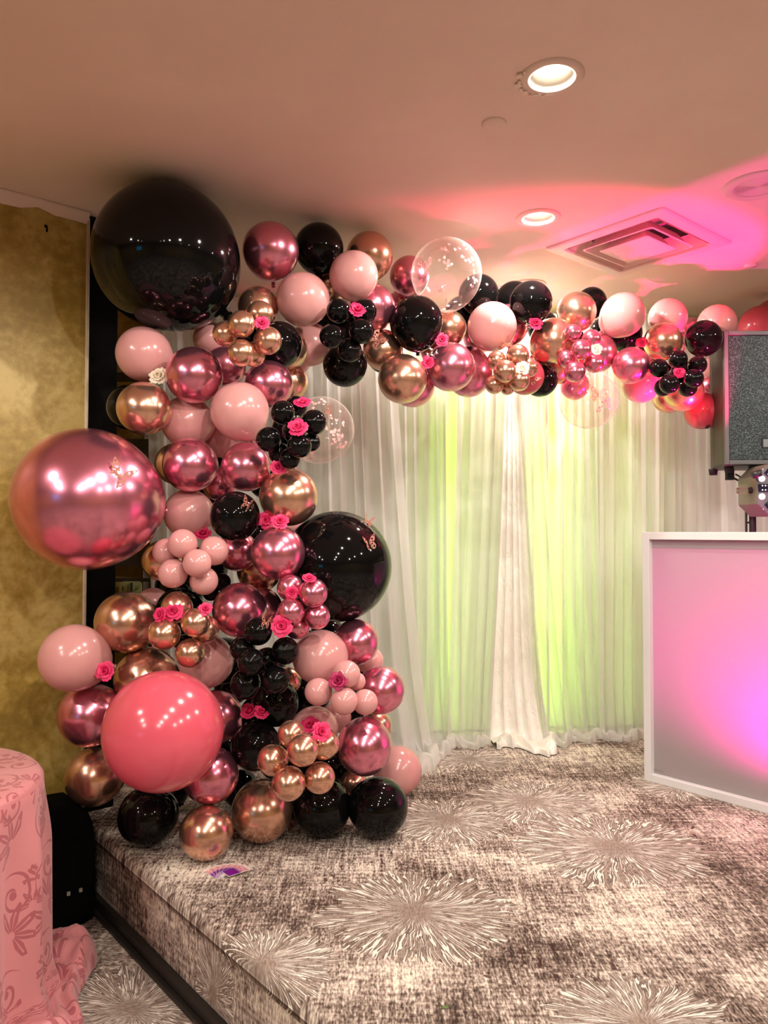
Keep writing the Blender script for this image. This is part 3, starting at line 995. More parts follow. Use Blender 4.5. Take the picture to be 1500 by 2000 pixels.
# ------------------------------------------------------------------ balloons
# x, y, rx, ry in photograph pixels | colour | layer (smaller = nearer) | label.  Colours: K black, P pale pink,
# C coral, M mauve chrome, G copper chrome, T clear
BAL = '''
328 505 147 148 K -2 |giant glossy black balloon wedged against the ceiling by the gold wall
176 976 151 135 M -2 |giant mauve-pink chrome balloon wearing a butterfly, in front of the gold wall
655 1106 107 109 K 1 |giant glossy black balloon with two butterflies, leaning on the curtain side
321 1427 119 119 C -5 |giant coral pink balloon low on the balloon column
284 694 55 56 P 0 |pale pink balloon directly under the giant black balloon, above the cream rose
381 733 56 57 M -1 |mauve chrome balloon right of the cream rose
529 492 56 58 M 0 |mauve chrome balloon touching the ceiling right beside the giant black balloon
623 487 48 52 K 1 |black balloon at the ceiling between a mauve and a copper balloon
722 501 49 46 G 1 |copper balloon at the ceiling half hidden by a pale pink balloon
691 540 48 50 P -1 |pale pink balloon directly above the black minis with the square pink rose
592 586 53 54 P -1 |pale dusty pink balloon between copper minis and black minis
728 601 42 50 M 1 |mauve chrome balloon peeking out right of the black minis
800 541 40 40 M 2 |mauve chrome balloon tucked behind the clear heart confetti balloon
792 600 36 38 M 3 |dark mauve balloon squeezed behind the tall black balloon
505 600 40 42 G 1 |copper balloon behind the copper minis, touching the giant black balloon
640 558 38 38 G 3 |copper balloon almost hidden under the ceiling black balloon
546 672 45 46 K 0 |black balloon right of the copper minis, above the curtain
560 680 42 42 G 2 |copper balloon showing only as a rim behind a black balloon
606 672 42 43 P 2 |pale pink balloon hanging against the curtain beside a black balloon
630 632 36 38 K 3 |black balloon in the gap behind the black minis
674 711 43 45 K 0 |black balloon hanging lowest below the black minis of the garland
748 683 38 42 G 1 |copper balloon under the butterfly right of the black minis
752 692 36 38 K 3 |black balloon showing as a thin rim below a copper balloon
786 739 47 50 G -1 |shiny copper balloon hanging lowest in the garland, left of a hot pink rose
806 750 44 45 M 2 |mauve balloon showing as a crescent behind the lowest copper balloon
524 752 51 44 M 0 |mauve chrome balloon above the black minis with baby's breath
565 746 38 38 G 2 |copper balloon beside the curtain behind a wide mauve balloon
440 715 38 42 M 2 |dark mauve balloon deep between a mauve balloon and the copper minis
412 662 34 34 P 3 |pale pink balloon deep under the giant black balloon
872 538 71 71 T -1 |large clear balloon speckled with heart confetti at the ceiling
813 633 48 58 K -1 |tall egg-shaped black balloon under the clear confetti balloon
876 642 36 36 G 1 |copper balloon tucked between a black and a lit pink balloon
935 577 39 42 K 1 |black balloon right behind the clear heart confetti balloon
903 615 36 36 K 2 |black balloon below the clear heart confetti balloon, mostly hidden
975 590 30 32 P 3 |pink balloon wedged between two black balloons near the ceiling
1037 592 43 43 K 0 |black balloon shining under the recessed downlight
1004 588 38 38 K 2 |black balloon hidden behind the black one under the downlight
961 639 50 48 P -1 |pink balloon brightly lit from above with a butterfly on its lower edge
993 636 41 41 M 1 |magenta chrome balloon peeking out beside the brightly lit pink balloon
1079 668 48 44 G -1 |large copper balloon below a hot pink rose mid garland
1126 610 41 38 G 0 |round copper balloon above the mauve minis
1155 592 31 31 K 2 |black balloon at the ceiling behind a round copper balloon
880 716 49 48 M -1 |silvery mauve chrome balloon next to two hot pink roses
916 726 44 51 M 1 |mauve balloon behind the silvery mauve one, above the curtain
1026 734 37 38 C 1 |coral balloon behind the copper minis with a magenta butterfly
1055 740 34 36 K 2 |black balloon at the bottom of the garland behind a coral balloon
1085 716 36 35 G 2 |copper balloon at the bottom of the garland left of the mauve minis
1166 690 39 40 M 1 |mauve chrome balloon directly behind the mauve minis
1232 714 37 38 M -1 |mauve chrome balloon between the mauve minis and the black minis
1214 617 49 41 P -1 |pink egg-shaped balloon at the ceiling near the air vent
1220 652 36 34 K 2 |black balloon under the pink egg-shaped balloon
1304 622 40 38 P 0 |pale pink balloon near the ceiling above a wide copper balloon
1400 634 40 39 P 1 |pale pink balloon at the top of the garland beside the loudspeaker
1484 640 45 43 C 0 |coral pink balloon peeking over the loudspeaker
1506 616 32 32 M 2 |mauve balloon at the ceiling behind the loudspeaker
1296 668 42 35 G -1 |wide copper balloon above the black minis with one pink rose
1346 651 30 32 M 2 |dark magenta balloon between a copper and a black balloon near the loudspeaker
1374 662 38 37 K -1 |black balloon touching the corner of the loudspeaker
1252 749 38 38 P 1 |pink balloon hanging below the mauve balloon beside the black minis
1335 764 40 40 G 1 |copper balloon under the black minis near the loudspeaker
1305 776 31 32 G 2 |golden copper balloon low behind the black minis
1372 802 37 37 C 2 |coral pink balloon hanging lowest beside the loudspeaker
1391 756 28 30 M 3 |magenta balloon half behind the loudspeaker edge
1386 727 28 30 P 4 |pale pink balloon in the gap between black minis and loudspeaker
1149 779 59 57 T 0 |clear confetti balloon wearing a butterfly, hanging below the garland
1122 752 28 30 M 2 |mauve balloon seen through the clear balloon with the butterfly
283 798 55 52 G -1 |copper balloon directly below the cream rose
256 796 46 46 K 1 |black balloon showing as a rim behind a copper balloon by the black post
368 824 53 50 P 1 |pale pink balloon under the mauve balloon right of the cream rose
470 806 55 60 P -1 |pale pink balloon left of the black minis with baby's breath
436 852 42 44 P 3 |pale pink balloon in shade between two mauve balloons
373 908 55 53 M -1 |mauve chrome balloon touching the giant mauve balloon
480 912 49 48 M -1 |mauve chrome balloon left of the small rose below the black minis
345 906 40 42 G 2 |copper balloon showing as a rim behind a mauve balloon
562 970 60 54 G -1 |wide copper balloon above two hot pink roses on the column
459 1008 50 48 K -2 |black balloon wearing a butterfly in the middle of the column
370 1003 50 47 P 0 |pale pink balloon above the pink minis
430 945 34 34 M 2 |dark mauve balloon deep above the black balloon with the butterfly
542 1080 52 54 M -1 |mauve chrome balloon below two hot pink roses
463 1076 40 40 M 1 |dark mauve balloon below the black balloon with the butterfly
566 1036 33 34 P 1 |pink balloon peeking out beside the giant black balloon on the column
626 842 57 72 T 1 |clear confetti balloon behind the black minis with baby's breath
318 1095 38 42 G 1 |brown copper balloon behind the pink minis
505 1116 42 42 G 2 |dark copper balloon under a mauve balloon mid column
352 1195 47 48 K 1 |black balloon behind the copper minis with three roses
249 1215 60 63 G -1 |large copper balloon left of the copper minis with three roses
300 1181 34 34 P 2 |pale pink balloon behind a large copper balloon
148 1286 72 64 P -1 |pale pink balloon in front of the gold wall with a rose at its edge
404 1291 53 54 P 0 |pale dusty pink balloon above the giant coral balloon
287 1324 65 59 G 0 |copper balloon half covered by the giant coral balloon's top
179 1396 62 66 M -1 |mauve chrome balloon left of the giant coral balloon
428 1398 43 54 M 0 |mauve chrome balloon right of the giant coral balloon
187 1516 60 57 G 0 |copper balloon low by the gold wall, under a mauve balloon
290 1593 58 60 K -2 |black balloon on the stage edge under the giant coral balloon
412 1513 56 56 M -2 |mauve chrome balloon below right of the giant coral balloon
404 1625 54 54 G -4 |copper balloon resting on the carpet next to the purple cards
511 1582 60 62 G -3 |large copper balloon resting on the carpet under the copper minis
499 1456 47 51 K -1 |black balloon carrying two hot pink roses
628 1575 56 58 K -1 |black balloon on the carpet under the copper minis
737 1576 56 62 K -2 |black balloon standing at the end of the column on the carpet
711 1457 51 59 M -1 |mauve chrome balloon right of the copper minis with two roses
775 1504 46 50 P 1 |pink balloon on the carpet beside the curtain puddle
613 1426 47 47 P 0 |pink balloon behind the copper minis with two roses
733 1418 31 32 G 2 |copper balloon showing as a rim behind a mauve balloon by the curtain
468 1191 53 54 M -1 |mauve chrome balloon above the black minis on the column
506 1191 45 45 M 1 |mauve balloon close behind another, left of the mauve minis
536 1372 47 47 K 0 |black balloon under the black minis of the column
560 1330 28 28 G 2 |dark copper balloon beside the black minis of the column
625 1284 54 54 P -1 |pink balloon below the mauve minis of the column
694 1256 43 47 M 0 |mauve chrome balloon under the giant black balloon on the curtain side
721 1290 26 28 P 3 |pale pink balloon showing as a sliver between two mauve balloons by the curtain
743 1349 42 52 M 0 |mauve chrome balloon right of the pink minis, by the curtain
656 1402 29 30 P 2 |pink balloon under the pink minis of the lower column
706 1404 32 32 K 3 |black balloon in the gap below the pink minis
400 1110 44 44 K 3 |black balloon deep behind the pink minis
440 1290 46 46 K 4 |black balloon deep behind the black minis of the column
600 1360 44 44 K 4 |black balloon deep behind the pink minis by the curtain
395 1400 44 44 K 4 |black balloon deep behind the giant coral balloon
545 1480 44 44 K 3 |black balloon deep behind the lower copper minis
650 1490 40 40 K 3 |black balloon deep behind a mauve balloon at the foot of the column
480 860 40 40 M 4 |mauve balloon deep behind the pale pink balloons
590 1150 40 40 K 4 |black balloon deep behind the mauve minis
690 640 34 34 K 2 |black balloon at the heart of the black minis in the garland
522 1300 36 36 K 5 |black balloon at the heart of the black minis of the column
455 1340 36 36 K 6 |black balloon in the dark gap right of the giant coral balloon
505 1395 38 38 K 5 |black balloon in the gap behind the two roses on the low black balloon
585 1400 36 36 K 6 |black balloon between the black minis and the pink minis, deep inside
565 838 34 34 K 4 |black balloon at the heart of the black minis with baby's breath
680 645 30 30 K 4 |black balloon deep behind the square pink rose
1325 728 28 28 K 3 |black balloon at the heart of the black minis near the loudspeaker
1003 722 28 28 G 3 |copper balloon at the heart of the garland copper minis
1138 690 28 28 M 3 |dark mauve balloon at the heart of the garland mauve minis
365 1235 36 36 K 4 |black balloon at the heart of the copper minis with three roses
590 1182 34 34 K 5 |black balloon at the heart of the mauve minis on the column
596 1492 34 34 K 4 |black balloon at the heart of the low copper minis
486 652 34 34 K 3 |black balloon at the heart of the copper minis under the giant black balloon
424 880 36 36 K 5 |black balloon deep between two mauve balloons
520 940 36 36 K 5 |black balloon deep behind the small rose of the column
410 955 36 36 K 5 |black balloon deep above the pink minis
500 1050 36 36 K 5 |black balloon deep between the black and mauve balloons mid column
340 1145 36 36 K 5 |black balloon deep below the pink minis
460 1450 38 38 K 5 |black balloon deep right of the giant coral balloon
240 1385 38 38 K 5 |black balloon deep behind the giant coral balloon and a mauve balloon
330 1545 40 40 K 4 |black balloon deep under the giant coral balloon
470 1540 36 36 K 5 |black balloon deep between two copper balloons on the carpet
575 1560 36 36 K 5 |black balloon deep between copper and black balloons on the carpet
640 1240 34 34 K 5 |black balloon deep under the giant black balloon by the curtain
700 1320 34 34 K 5 |black balloon deep between two mauve balloons by the curtain
580 700 30 30 P 5 |pale pink balloon deep above the curtain behind a black balloon
850 680 32 32 M 4 |mauve balloon deep behind two hot pink roses
935 660 32 32 M 4 |mauve balloon deep behind the brightly lit pink balloon
1060 640 32 32 K 4 |black balloon deep behind the rose mid garland
1110 660 30 30 M 4 |mauve balloon deep between two copper balloons
1180 650 30 30 K 4 |black balloon deep left of the pink egg-shaped balloon
1265 690 30 30 M 4 |mauve balloon deep between a mauve and a wide copper balloon
690 1528 26 26 G 2 |copper balloon showing between black balloons at the foot of the column
'''
MINI = [
    ('G', -3, "with one rose under the giant black balloon", 'copper minis under the giant black balloon',
     [(508, 614, 27, 0), (472, 633, 27, -1), (523, 665, 28, -1), (471, 689, 27, -1), (440, 652, 25, 0), (494, 692, 25, 1)]),
    ('K', -3, "with a boxy rose in the garland", 'black minis with a square pink rose',
     [(661, 607, 24, 0), (711, 608, 25, 0), (648, 657, 24.5, -1), (706, 647, 25, -1), (683, 684, 24, 0)]),
    ('G', -3, "with a cream rose in the garland", 'copper minis with a cream rose',
     [(1011, 695, 23, 0), (986, 725, 23, -1), (1013, 742, 22, -1), (1031, 718, 20, 0), (970, 704, 19, 1), (966, 751, 19, 0), (991, 757, 15, 1)]),
    ('M', -3, "with a cream rose in the garland", 'mauve minis in the garland',
     [(1135, 683, 20.5, -1), (1155, 662, 19, 0), (1160, 709, 20, 0), (1123, 726, 21, -1), (1119, 650, 17, 0), (1106, 701, 18, 1)]),
    ('K', -3, "around one rose near the loudspeaker", 'black minis near the loudspeaker',
     [(1324, 702, 19, 0), (1287, 719, 19, 0), (1362, 713, 19, 0), (1355, 739, 19.5, -1), (1307, 750, 20, -1), (1295, 757, 18, 0), (1343, 757, 19, 0), (1325, 730, 18, 1)]),
    ('K', -3, "with baby's breath and pink roses", "black minis with baby's breath",
     [(552, 806, 24, -1), (613, 825, 25, -1), (525, 858, 25, -1), (585, 871, 24, -2), (578, 795, 22, 1), (566, 896, 21, 0), (608, 864, 18, 0), (575, 842, 24, 1), (545, 885, 21, 1)]),
    ('P', -3, "with one rose by the giant mauve balloon", 'pink minis beside the giant mauve balloon',
     [(357, 1062, 29, -1), (325, 1078, 27, 0), (417, 1076, 29, 0), (385, 1100, 28, -2), (338, 1120, 29, -1), (398, 1134, 28, 0)]),
    ('G', -3, "with three pink roses on the column", 'copper minis with three roses',
     [(346, 1186, 31, 0), (321, 1238, 32, -1), (382, 1216, 29, -1), (400, 1229, 28, 0), (371, 1275, 29, -1)]),
    ('M', -3, "with two roses by the giant black balloon", 'mauve minis on the column',
     [(567, 1148, 26, 0), (612, 1158, 28.5, -1), (569, 1194, 27, -1), (619, 1203, 26, 0), (580, 1223, 25, 1)]),
    ('K', -3, "with the biggest rose on the column", 'black minis on the column',
     [(504, 1233, 28, -1), (557, 1271, 27, 0), (491, 1293, 27, -2), (474, 1267, 25, 0), (538, 1328, 28, -1), (480, 1336, 30, 0), (522, 1288, 24, 1)]),
    ('P', -3, "with a deep magenta rose", 'pink minis by the curtain',
     [(677, 1317, 27, 0), (622, 1351, 27, 0), (672, 1369, 27, -1), (713, 1371, 25, 0), (696, 1331, 18, 1)]),
    ('G', -5, "low down with a pair of roses", 'copper minis with a pair of roses',
     [(569, 1434, 27, 0), (591, 1465, 32, -1), (632, 1453, 31, 0), (533, 1484, 31, 0), (564, 1530, 34, -1), (624, 1519, 31, 0)]),
    ('K', 1, "hidden between pink and copper minis", 'hidden black minis',
     [(433, 1137, 18, 0), (381, 1170, 15, 0), (412, 1158, 16, 0)]),
]


class Bal:
    pass


balls = []
for line in BAL.strip().splitlines():
    a, lab = line.split('|')
    x, y, rx, ry, c, l = a.split()
    b = Bal()
    b.x, b.y, b.rx, b.ry, b.c, b.l = float(x), float(y), float(rx), float(ry), c, float(l)
    b.label, b.group, b.mini = lab.strip(), 'round balloons of the garland', False
    balls.append(b)
for c, l, lab, grp, lst in MINI:
    by_height = sorted(range(len(lst)), key=lambda q: lst[q][1])
    for q_, (x, y, r, dl) in enumerate(lst):
        rk = by_height.index(q_)
        word = 'topmost' if rk == 0 else ('lowest' if rk == len(lst) - 1 else ('second', 'third', 'fourth', 'fifth', 'sixth', 'seventh', 'eighth')[rk - 1] + ' highest')
        cn = {'K': 'black', 'P': 'pink', 'M': 'mauve', 'G': 'copper'}[c]
        b = Bal()
        b.x, b.y, b.rx, b.ry, b.c, b.l = x, y, r, r, c, l + dl * 0.5
        b.label, b.group, b.mini = word + ' mini ' + cn + ' balloon of the bunch ' + lab, grp, True
        balls.append(b)


def base_depth(x, y):
    g = 3.14 + 0.98 * (x - 470) / 1030.0
    if y > 800 and x < 900:
        return 3.06
    k = min(1.0, max(0.0, (x - 440) / 120.0))
    return 3.06 * (1 - k) + max(3.06, g) * k


N = len(balls)
DIR = np.array([tuple(ray(b.x, b.y)) for b in balls])
RP = []
for b in balls:
    th = math.atan(math.hypot(b.x - 750, b.y - 1000) / FPX)
    RP.append((b.rx + b.ry) / 2 / FPX * 2 / (1 + 1 / math.cos(th)))
RP = np.array(RP)
LAY = np.array([b.l for b in balls])
nom = np.array([base_depth(b.x, b.y) + 0.075 * b.l for b in balls])
lo_cap = nom * 0 + 0.5
hi_cap = nom * 0 + 4.45
for i in range(N):
    rz = DIR[i][2]
    if rz > 0:
        hi_cap[i] = min(hi_cap[i], (CEIL_Z - 0.002 - CAM_Z) / (rz + RP[i]))
    else:
        hi_cap[i] = min(hi_cap[i], (CAM_Z - STAGE_Z - 0.002) / (-rz + RP[i]))
pin = {}
for i, b in enumerate(balls):
    if b.mini:
        continue
    if (b.x, b.y) in ((404, 1625), (511, 1582), (628, 1575), (737, 1576), (775, 1504), (290, 1593)):
        pin[i] = hi_cap[i]
    if (b.x, b.y) == (328, 505):
        pin[i] = hi_cap[i]
    if (b.x, b.y) == (176, 976):
        pin[i] = 2.80
    if (b.x, b.y) in ((1484, 640), (1391, 756), (1506, 616)):
        pin[i] = min(hi_cap[i], 4.43)
dep = np.minimum(nom, hi_cap)
for i, d in pin.items():
    dep[i] = d
for it in range(400):
    P = DIR * dep[:, None]
    R = RP * dep
    D2_ = ((P[:, None, :] - P[None, :, :]) ** 2).sum(-1)
    S = (R[:, None] + R[None, :]) * 0.955
    hit = np.argwhere(np.triu(D2_ < S ** 2, 1))
    mv = np.zeros(N)
    cnt = np.zeros(N)
    for i, j in hit:
        lat = D2_[i, j] - (dep[i] - dep[j]) ** 2 * 1.05
        need = math.sqrt(max(0.0, S[i, j] ** 2 - max(0.0, lat)))
        first_front = (LAY[i] < LAY[j]) or (LAY[i] == LAY[j] and dep[i] <= dep[j])
        f, k = (i, j) if first_front else (j, i)
        gap = dep[k] - dep[f]
        push = need - gap
        if push <= 0:
            continue
        wf = 0.0 if f in pin else 1.0
        wk = 0.0 if (k in pin or dep[k] >= hi_cap[k] - 1e-4) else 1.0
        if wf + wk == 0:
            continue
        mv[f] -= push * wf / (wf + wk)
        mv[k] += push * wk / (wf + wk)
        cnt[f] += 1
        cnt[k] += 1
    step_ = np.clip(mv * 0.22, -0.03, 0.03)
    pull = (nom - dep) * (0.02 if it < 300 else 0.0)
    for i in pin:
        step_[i] = 0
        pull[i] = 0
    dep = np.minimum(dep + step_ + pull, hi_cap)


# balloon meshes: round body drawn out to a neck, knot as its own piece
def balloon_profile(n, elong, upto=0.965):
    pr = []
    for k in range(n + 1):
        ph = math.pi * k / n * upto
        r = math.sin(ph)
        z = math.cos(ph)
        if z < 0:
            z = z * (1 + elong * (-z) ** 1.5)
            r = r * (1 - 0.16 * elong * (-math.cos(ph)) ** 1.0)
        pr.append((max(r, 0.0), z))
    zz = pr[-1][1]
    pr += [(0.075, zz - 0.035), (0.055, zz - 0.075)]
    pr[0] = (0, 1.0)
    return pr, zz - 0.075


meshes = {}


def balloon_mesh(c, big, elong):
    key = (c, big, elong)
    if key not in meshes:
        pr, zk = balloon_profile(40 if big else 26, elong)
        body = MB().lathe(pr, 96 if big else 48).mesh('balloon_' + c, MT[c])
        knot = MB().lathe([(0.05, zk + 0.01), (0.085, zk - 0.01), (0.09, zk - 0.035), (0.06, zk - 0.055), (0.05, zk - 0.06),
                           (0.085, zk - 0.12), (0.07, zk - 0.12), (0, zk - 0.08)], 12).mesh('knot_' + c, MT[c])
        meshes[key] = (body, knot)
    return meshes[key]


def axis_point(b, P):
    """where the strand of the garland runs near this balloon"""
    if b.y > 800 and b.x < 900:
        x = 455 + max(0.0, (b.y - 1150)) * 0.05
        return at(x, b.y + (0 if b.y < 1500 else -60), 3.16)
    if b.x < 470:
        return at(450, max(620, b.y), 3.16)
    y = 600 + 110 * min(1.0, (b.x - 470) / 700.0)
    return at(b.x + 6, y, base_depth(b.x, 500) + 0.08)


COLNAME = {'K': 'black', 'P': 'pink', 'C': 'coral', 'M': 'mauve', 'G': 'copper', 'T': 'clear'}
mini_mid = {}
for b, d in zip(balls, dep):
    if b.mini:
        mini_mid.setdefault(b.group, []).append(at(b.x, b.y, d))
mini_mid = {k: sum(v, Vector((0, 0, 0))) / len(v) for k, v in mini_mid.items()}
EGG = {(1214, 617): (-0.8, 0.6), (813, 633): (0.1, 1.0), (694, 1256): (-0.5, 1), (284, 694): (0.8, 0.6), (562, 970): (-0.9, -0.2),
       (743, 1349): (-0.4, 0.9), (148, 1286): (0.9, 0.4), (1079, 668): (-0.8, 0.5), (470, 806): (0.3, 1.0), (176, 976): (0.9, 0.15),
       (1296, 668): (0.9, 0.3), (626, 842): (-0.6, 0.8), (524, 752): (-0.9, 0.3)}
for i, b in enumerate(balls):
    d = float(dep[i])
    P = at(b.x, b.y, d)
    R = float(RP[i]) * d
    big = b.rx > 90
    el = 0.04 if b.mini else (0.06 if big else 0.10)
    b.P, b.R = P, R
    key = (b.x, b.y)
    if key in EGG and not b.mini:
        g = EGG[key]
        nd = Vector((g[0], 0.85, -g[1])).normalized()
        el = 0.10 if big else 0.16
    elif b.mini:
        nd = (mini_mid[b.group] + Vector((0, 0.10, 0)) - P).normalized()
    else:
        nd = (axis_point(b, P) + Vector((0, 0.06, 0)) - P).normalized()
        if nd.y < 0.45:
            nd.y = 0.45
            nd.normalize()
    body, knot = balloon_mesh(b.c, big, el)
    nm = 'mini_balloon' if b.mini else ('giant_balloon' if big else ('confetti_balloon' if b.c == 'T' else 'balloon'))
    o = link(nm, body)
    q = (-nd).to_track_quat('Z', 'Y') @ Euler((0, 0, random.uniform(0, 6.28))).to_quaternion()
    # keep the outline centred on the measured centre
    shift = el * 0.42 * R
    asp = math.sqrt(b.rx / b.ry) if (b.rx / b.ry > 1.12 or b.rx / b.ry < 0.89) and key not in EGG else 1.0
    o.matrix_world = Matrix.Translation(P - nd * shift) @ Matrix.Diagonal((asp, 1.0, 1.0 / asp, 1.0)) @ q.to_matrix().to_4x4() @ Matrix.Scale(R, 4)
    k = link('knot', knot, o)
    tag(o, b.label, 'balloon', b.group)
    b.o = o


def hit_depth(px, py, skip=()):
    """nearest balloon surface seen at a pixel: depth, surface normal, balloon"""
    r = ray(px, py)
    rd = Vector((r.x, 1.0, r.z))
    o = Vector((0, 0, CAM_Z))
    best = None
    for b in balls:
        oc = o - b.P
        A = rd.dot(rd)
        Bq = oc.dot(rd)
        Cq = oc.dot(oc) - b.R ** 2
        disc = Bq * Bq - A * Cq
        if disc < 0:
            continue
        t = (-Bq - math.sqrt(disc)) / A
        if t > 0 and (best is None or t < best[0]):
            p = o + rd * t
            best = (t, (p - b.P).normalized(), b)
    return best


# ------------------------------------------------------------------ heart confetti inside the clear balloons
def heart_poly(s, n=14):
    pts = []
    for k in range(n):
        t = 2 * math.pi * k / n
        pts.append((s * 16 * math.sin(t) ** 3 / 16, s * (13 * math.cos(t) - 5 * math.cos(2 * t) - 2 * math.cos(3 * t) - math.cos(4 * t)) / 16))
    return pts


def confetti(b, spots, seed, label):
    rs = random.Random(seed)
    mb = MB()
    for (dx, dy, spread, n, front) in spots:
        for _ in range(n):
            a = rs.uniform(0, 6.28)
            rr = spread * math.sqrt(rs.random())
            x, z = dx + rr * math.cos(a), -dy - rr * math.sin(a)
            if x * x + z * z > 0.93:
                continue
            y = -front * math.sqrt(max(0.0, 1 - x * x - z * z))
            nrm = Vector((x, y, z))
            p = b.P + nrm * (b.R * 0.985)
            q = nrm.to_track_quat('Z', 'Y') @ Euler((rs.uniform(-.3, .3), rs.uniform(-.3, .3), rs.uniform(0, 6.28))).to_quaternion()
            M = Matrix.Translation(p) @ q.to_matrix().to_4x4()
            mb.prism(heart_poly(rs.uniform(0.0065, 0.0085)), -0.0004, 0.0004, m=M)
    o = mb.build('heart_confetti', MT['heart'])
    o['kind'] = 'stuff'
    tag(o, label, 'confetti')


for b in balls:
    if (b.x, b.y) == (872, 538):
        confetti(b, [(-0.72, -0.12, 0.22, 24, 1), (0.55, -0.45, 0.35, 12, 1), (0.75, 0.0, 0.25, 6, 1), (-0.05, 0.05, 0.14, 8, 1), (0.0, -0.5, 0.2, 6, 1),
                     (-0.1, -0.9, 0.22, 10, -1), (0.7, 0.35, 0.16, 8, 1), (-0.2, 0.72, 0.12, 6, 1), (0.3, 0.45, 0.5, 6, -1)], 5,
                 'pale pink heart confetti stuck inside the large clear balloon at the ceiling')
    if (b.x, b.y) == (626, 842):
        confetti(b, [(0.0, -0.75, 0.25, 12, 1), (0.55, 0.0, 0.35, 9, 1), (0.55, 0.35, 0.30, 26, 1), (-0.35, 0.72, 0.25, 14, 1)], 6,
                 "pink heart confetti inside the clear balloon behind the black minis with baby's breath")
    if (b.x, b.y) == (1149, 779):
        confetti(b, [(0.40, 0.33, 0.20, 16, 1), (0.15, 0.48, 0.12, 6, 1), (-0.5, -0.55, 0.2, 6, 1)], 7,
                 'pink heart confetti inside the clear balloon that hangs below the garland')


# ------------------------------------------------------------------ roses
def petal_mesh(name, r0, r1, h, wdeg, curl, mat):
    """a petal wrapped round the flower's axis, centred on local +X"""
    nu, nv = 8, 5
    w = math.radians(wdeg)
    vs, fs, uvs = [], [], []
    for j in range(nv + 1):
        t = j / nv
        prof = (0.55 + 0.45 * math.sin(math.pi / 2 * min(1.0, t * 1.6))) * (1.0 if t < 0.75 else 1.0 - 1.6 * (t - 0.75) ** 1.3)
        for i in range(nu + 1):
            s = i / nu * 2 - 1
            th = s * w * prof
            r = r0 + (r1 - r0) * t ** 0.85 + curl * max(0.0, t - 0.62) ** 1.3 * 2.2 * (1 - 0.5 * s * s)
            r *= 1.0 + 0.05 * math.cos(s * 9.0) * t * t
            z = h * (1 - (1 - t) ** 1.7) * (1 - 0.18 * s * s * t) - curl * 0.75 * max(0.0, t - 0.75)
            vs.append((r * math.cos(th), r * math.sin(th), z))
            uvs.append((i / nu, t))
    for j in range(nv):
        for i in range(nu):
            a = j * (nu + 1) + i
            fs.append((a, a + 1, a + nu + 2, a + nu + 1))
    me = MB().add(vs, fs, True).mesh(name, mat, fix=False)
    uv = me.uv_layers.new(name='UVMap')
    for l in me.loops:
        uv.data[l.index].uv = uvs[l.vertex_index]
    return me


ROSE = {}
for key in ('hot_petal', 'deep_petal', 'cream_petal'):
    m = MT[key]
    bud = MB()
    # tight spiral heart of the flower
    vs, fs = [], []
    nt = 30
    for k in range(nt + 1):
        a = k * 0.42
        r = 0.03 + 0.0085 * k
        for (zz, ro) in ((0.1, 0.8), (0.42, 1.0), (0.70 - 0.006 * k, 0.9), (0.74 - 0.006 * k, 0.72)):
            vs.append((r * ro * math.cos(a), r * ro * math.sin(a), zz))
    for k in range(nt):
        for q in range(3):
            a = k * 4 + q
            fs.append((a, a + 4, a + 5, a + 1))
    fl = len(vs)
    for k in range(12):
        vs.append((0.3 * math.cos(k * 0.5236), 0.3 * math.sin(k * 0.5236), 0.38))
    fs.append(tuple(fl + k for k in range(12)))
    bme = bud.add(vs, fs, True).mesh('bud', m, fix=False)
    uv = bme.uv_layers.new(name='UVMap')
    for l in bme.loops:
        uv.data[l.index].uv = (0.5, min(1.0, bme.vertices[l.vertex_index].co.z * 1.5))
    ROSE[key] = (bme, petal_mesh('petal_inner', 0.14, 0.36, 0.66, 72, 0.05, m), petal_mesh('petal_mid', 0.18, 0.62, 0.62, 55, 0.22, m),
                 petal_mesh('petal_outer', 0.2, 0.84, 0.46, 46, 0.42, m))
calyx_me = MB().lathe([(0, -0.12), (0.10, -0.10), (0.17, 0.0), (0.20, 0.10)], 10).mesh('calyx', MT['leaf'])
sepal_me = MB().add([(-0.09, 0, 0), (0.09, 0, 0), (0.06, -0.22, 0.10), (-0.06, -0.22, 0.10), (0, -0.42, 0.06)], [(0, 1, 2, 3), (3, 2, 4)], True).mesh('sepal', MT['leaf'])


